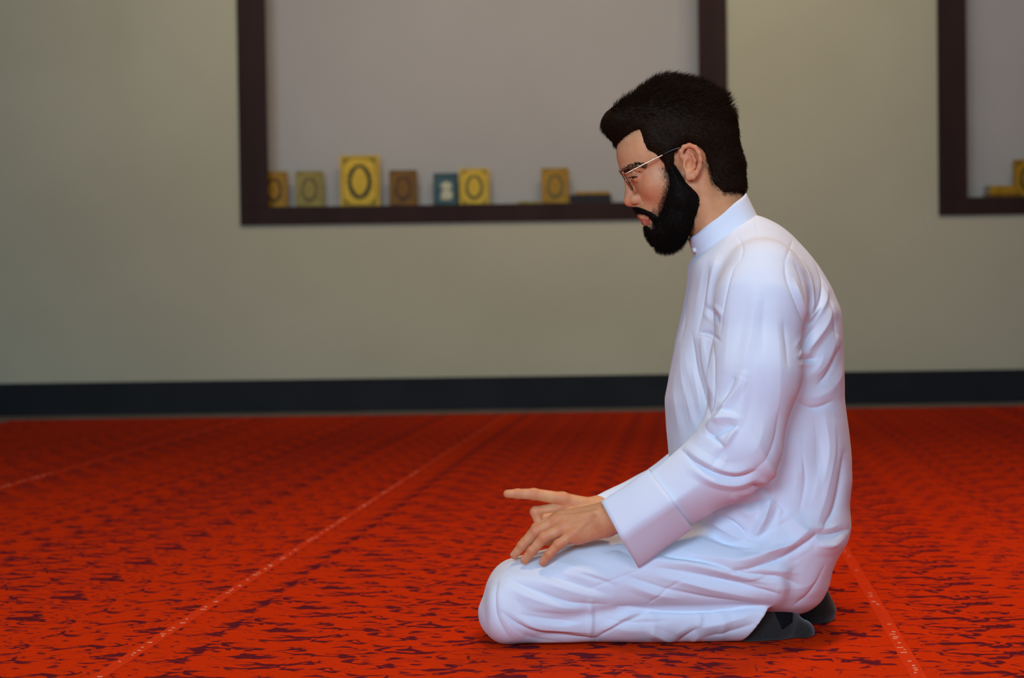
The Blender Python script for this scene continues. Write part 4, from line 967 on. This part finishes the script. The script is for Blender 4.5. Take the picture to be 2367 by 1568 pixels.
# eyebrows and lashes
parts = []
ebp = catmull([(1441, 395), (1452, 388), (1468, 382), (1486, 384)], 8); sel = []
P_, N_ = hp_, hn_
for sgn in (-1, 1):
    m_ = (np.sign(P_[:, 1]-Y0) == sgn); pp, nn_ = P_[m_], N_[m_]; qq = pp.copy(); qq[:, 1] = Y0-np.abs(qq[:, 1]-Y0); ux, uy = to_px(qq)
    d = np.min(np.hypot(ux[:, None]-ebp[None, :, 0], uy[:, None]-ebp[None, :, 1]), axis=1); k = (d < 6.0+RNG.normal(size=len(d))*1.2) & (nn_[:, 0] < .1); pp, nn_ = pp[k], nn_[k]
    dr = np.tile(np.array([.9, sgn*.5, .12]), (len(pp), 1)); dr = dr-nn_*(dr*nn_).sum(1)[:, None]*.9
    parts.append(strands(pp-nn_*.0004, dr+nn_*.25, dr+nn_*.05, RNG.uniform(.0045, .0070, len(pp)), np.full(len(pp), .00028), jit=.14))
    ph = np.linspace(-.45, 1.35, 90); C_ = W(1476, 407, sgn*.032); rt = C_+.0137*np.stack([-np.cos(ph)*.985, sgn*np.sin(ph), 0*ph-.10], 1); dd = np.stack([-np.cos(ph), sgn*np.sin(ph), 0*ph-.45], 1)
    parts.append(strands(rt, dd, dd+Ud*.3, np.full(len(rt), .0065), np.full(len(rt), .00030), jit=.10))
EV, EF = join(parts); o = link_obj('eyebrows_and_lashes', raw_mesh('eyebrows_and_lashes', EV, EF, True, M['beard']), person); o['kind'] = 'stuff'

# ================================================================== SOCKS
M['sock'] = mat('grey_sock', lin(64, 66, 68), .95, spec=.1, Sheen_Weight=.3); add_noise_color(M['sock'], lin(38, 37, 34), lin(50, 48, 44), 400); add_bump(M['sock'], 700, .4, .001)
M['sock_dark'] = mat('black_sock_patch', lin(18, 18, 20), .95, spec=.1); add_noise_color(M['sock_dark'], lin(14, 14, 16), lin(24, 24, 26), 300)
def sock_near(P):
    f = chain(P, [W(1690, 1452, -.112), W(1745, 1446, -.110), W(1790, 1446, -.100), W(1850, 1462, -.085)], [.036, .036, .034, .022], .02, .95)
    f = smin(f, ell(P, W(1800, 1428, -.085), (.035, .030, .026), 10), .015)
    f = smin(f, rcone(P, W(1855, 1464, -.100), W(1862, 1462, -.06), .019, .017), .015)
    return np.maximum(f, .001-P[:, 2])
def sock_far(P):
    f = chain(P, [W(1720, 1440, .10), W(1800, 1420, .09), W(1870, 1384, .075), W(1886, 1416, .070), W(1890, 1442, .066)], [.034, .036, .036, .035, .024], .015)
    f = smin(f, rcone(P, W(1890, 1440, .045), W(1886, 1442, .100), .022, .018), .015)
    return np.maximum(f, .001-P[:, 2])
for fsd, bx_ in ((sock_near, ((1640, 1900), (-.18, .0))), (sock_far, ((1660, 1960), (0, .17)))):
    (x0, x1), (ya, yb) = bx_; V, Q = surface(fsd, [W(x0, 1450)[0], Y0+ya, -.01], [W(x1, 1450)[0], Y0+yb, .16], .0022, 3)
    V = V+normals(V, Q)*(wob(V, 160, 4)*.0008)[:, None]; V[:, 2] = np.maximum(V[:, 2], .0008)
    so = link_obj('sock', raw_mesh('sock', V, Q, True, M['sock']), person)
    if fsd is sock_near:
        so['label'] = 'dark grey sock on the near foot lying flat'
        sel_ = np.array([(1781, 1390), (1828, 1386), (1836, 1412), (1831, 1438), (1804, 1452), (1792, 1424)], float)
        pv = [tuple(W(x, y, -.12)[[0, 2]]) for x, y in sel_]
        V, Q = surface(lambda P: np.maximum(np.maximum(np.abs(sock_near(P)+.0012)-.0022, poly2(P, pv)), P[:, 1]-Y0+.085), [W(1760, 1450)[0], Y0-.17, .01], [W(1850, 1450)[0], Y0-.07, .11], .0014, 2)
        link_obj('sock_patch', raw_mesh('sock_patch', V, Q, True, M['sock_dark']), so)  # near-black piece laid over the sock inside the outlined polygon
    else: so['label'] = 'dark grey sock on the far foot standing on its toes'

# ================================================================== EYEGLASSES
M['gold_metal'] = mat('gold_wire', lin(226, 190, 150), .22, 1.0); add_noise_color(M['gold_metal'], lin(220, 180, 138), lin(235, 205, 170), 300)
M['tortoise'] = mat('tortoise_rim', lin(92, 36, 18), .2); add_noise_color(M['tortoise'], lin(60, 22, 12), lin(130, 56, 24), 220)
M['tip'] = mat('black_temple_tip', lin(16, 18, 20), .25); add_noise_color(M['tip'], lin(12, 14, 16), lin(24, 27, 30), 100)
M['lens'] = mat('clear_lens', (1, 1, 1), .0, Transmission_Weight=1.0, IOR=1.02)
gl = bpy.data.objects.new('eyeglasses', None); COL.objects.link(gl); tag(gl, 'thin gold eyeglasses with tortoise rims worn by the kneeling man', 'eyeglasses')
def rim_pt(a, sgn, s=1.0):
    ca, sa = math.cos(a), math.sin(a); r_ = (abs(ca)**2.6+abs(sa)**2.6)**(-1/2.6)*s
    lat = .0345+.0265*ca*r_; tt = .5-.5*sa*r_                      # tt 0 at the top, 1 at the bottom
    wrap = 5.0*((lat-.008)/.053)**2*1.0
    return W(1433+27.5*tt+wrap, 396+45*tt-wrap*.2, sgn*lat)
for sgn in (-1, 1):
    ring = [rim_pt(2*math.pi*k/40, sgn) for k in range(40)]
    MB().tube(ring, .0012, 8, True).build('rim', M['tortoise'], gl, True)
    L1 = [rim_pt(2*math.pi*k/40, sgn, .965) for k in range(40)]; n_ = np.array([-.0004, 0, .0002])
    MB().add(L1+[p_+n_ for p_ in L1], [list(range(40)), [40+k for k in range(40)][::-1]]+[(k, 40+k, 40+(k+1) % 40, (k+1) % 40) for k in range(40)]).build('lens', M['lens'], gl)
    h0 = W(1440, 400, sgn*.0615)
    tp = [h0, W(1447, 401, sgn*.066), W(1490, 379, sgn*.0735), W(1534, 357.5, sgn*.0785)]
    MB().tube(catmull(tp, 6), .00145, 8).build('temple', M['gold_metal'], gl, True)
    MB().tube(catmull([W(1533, 358, sgn*.0785), W(1552, 348, sgn*.082), W(1571, 342, sgn*.084), W(1590, 341, sgn*.0805), W(1612, 352, sgn*.079), W(1624, 378, sgn*.078)], 5), [.0014]*26, 8).build('temple_tip', M['tip'], gl, True)
    MB().tube([h0+np.array([0, 0, .002]), h0+np.array([0, 0, -.003])], .0019, 10).build('hinge', M['gold_metal'], gl, True)
    MB().tube(catmull([rim_pt(math.pi*1.05, sgn), W(1444, 415, sgn*.0085), W(1449, 419, sgn*.0095)], 4), .0006, 6).build('pad_arm', M['gold_metal'], gl, True)
MB().tube(catmull([rim_pt(math.pi*.85, -1), W(1432, 397, -.004), W(1432, 397, .004), rim_pt(math.pi*.85, 1)], 6), .0012, 8).build('bridge', M['gold_metal'], gl, True)
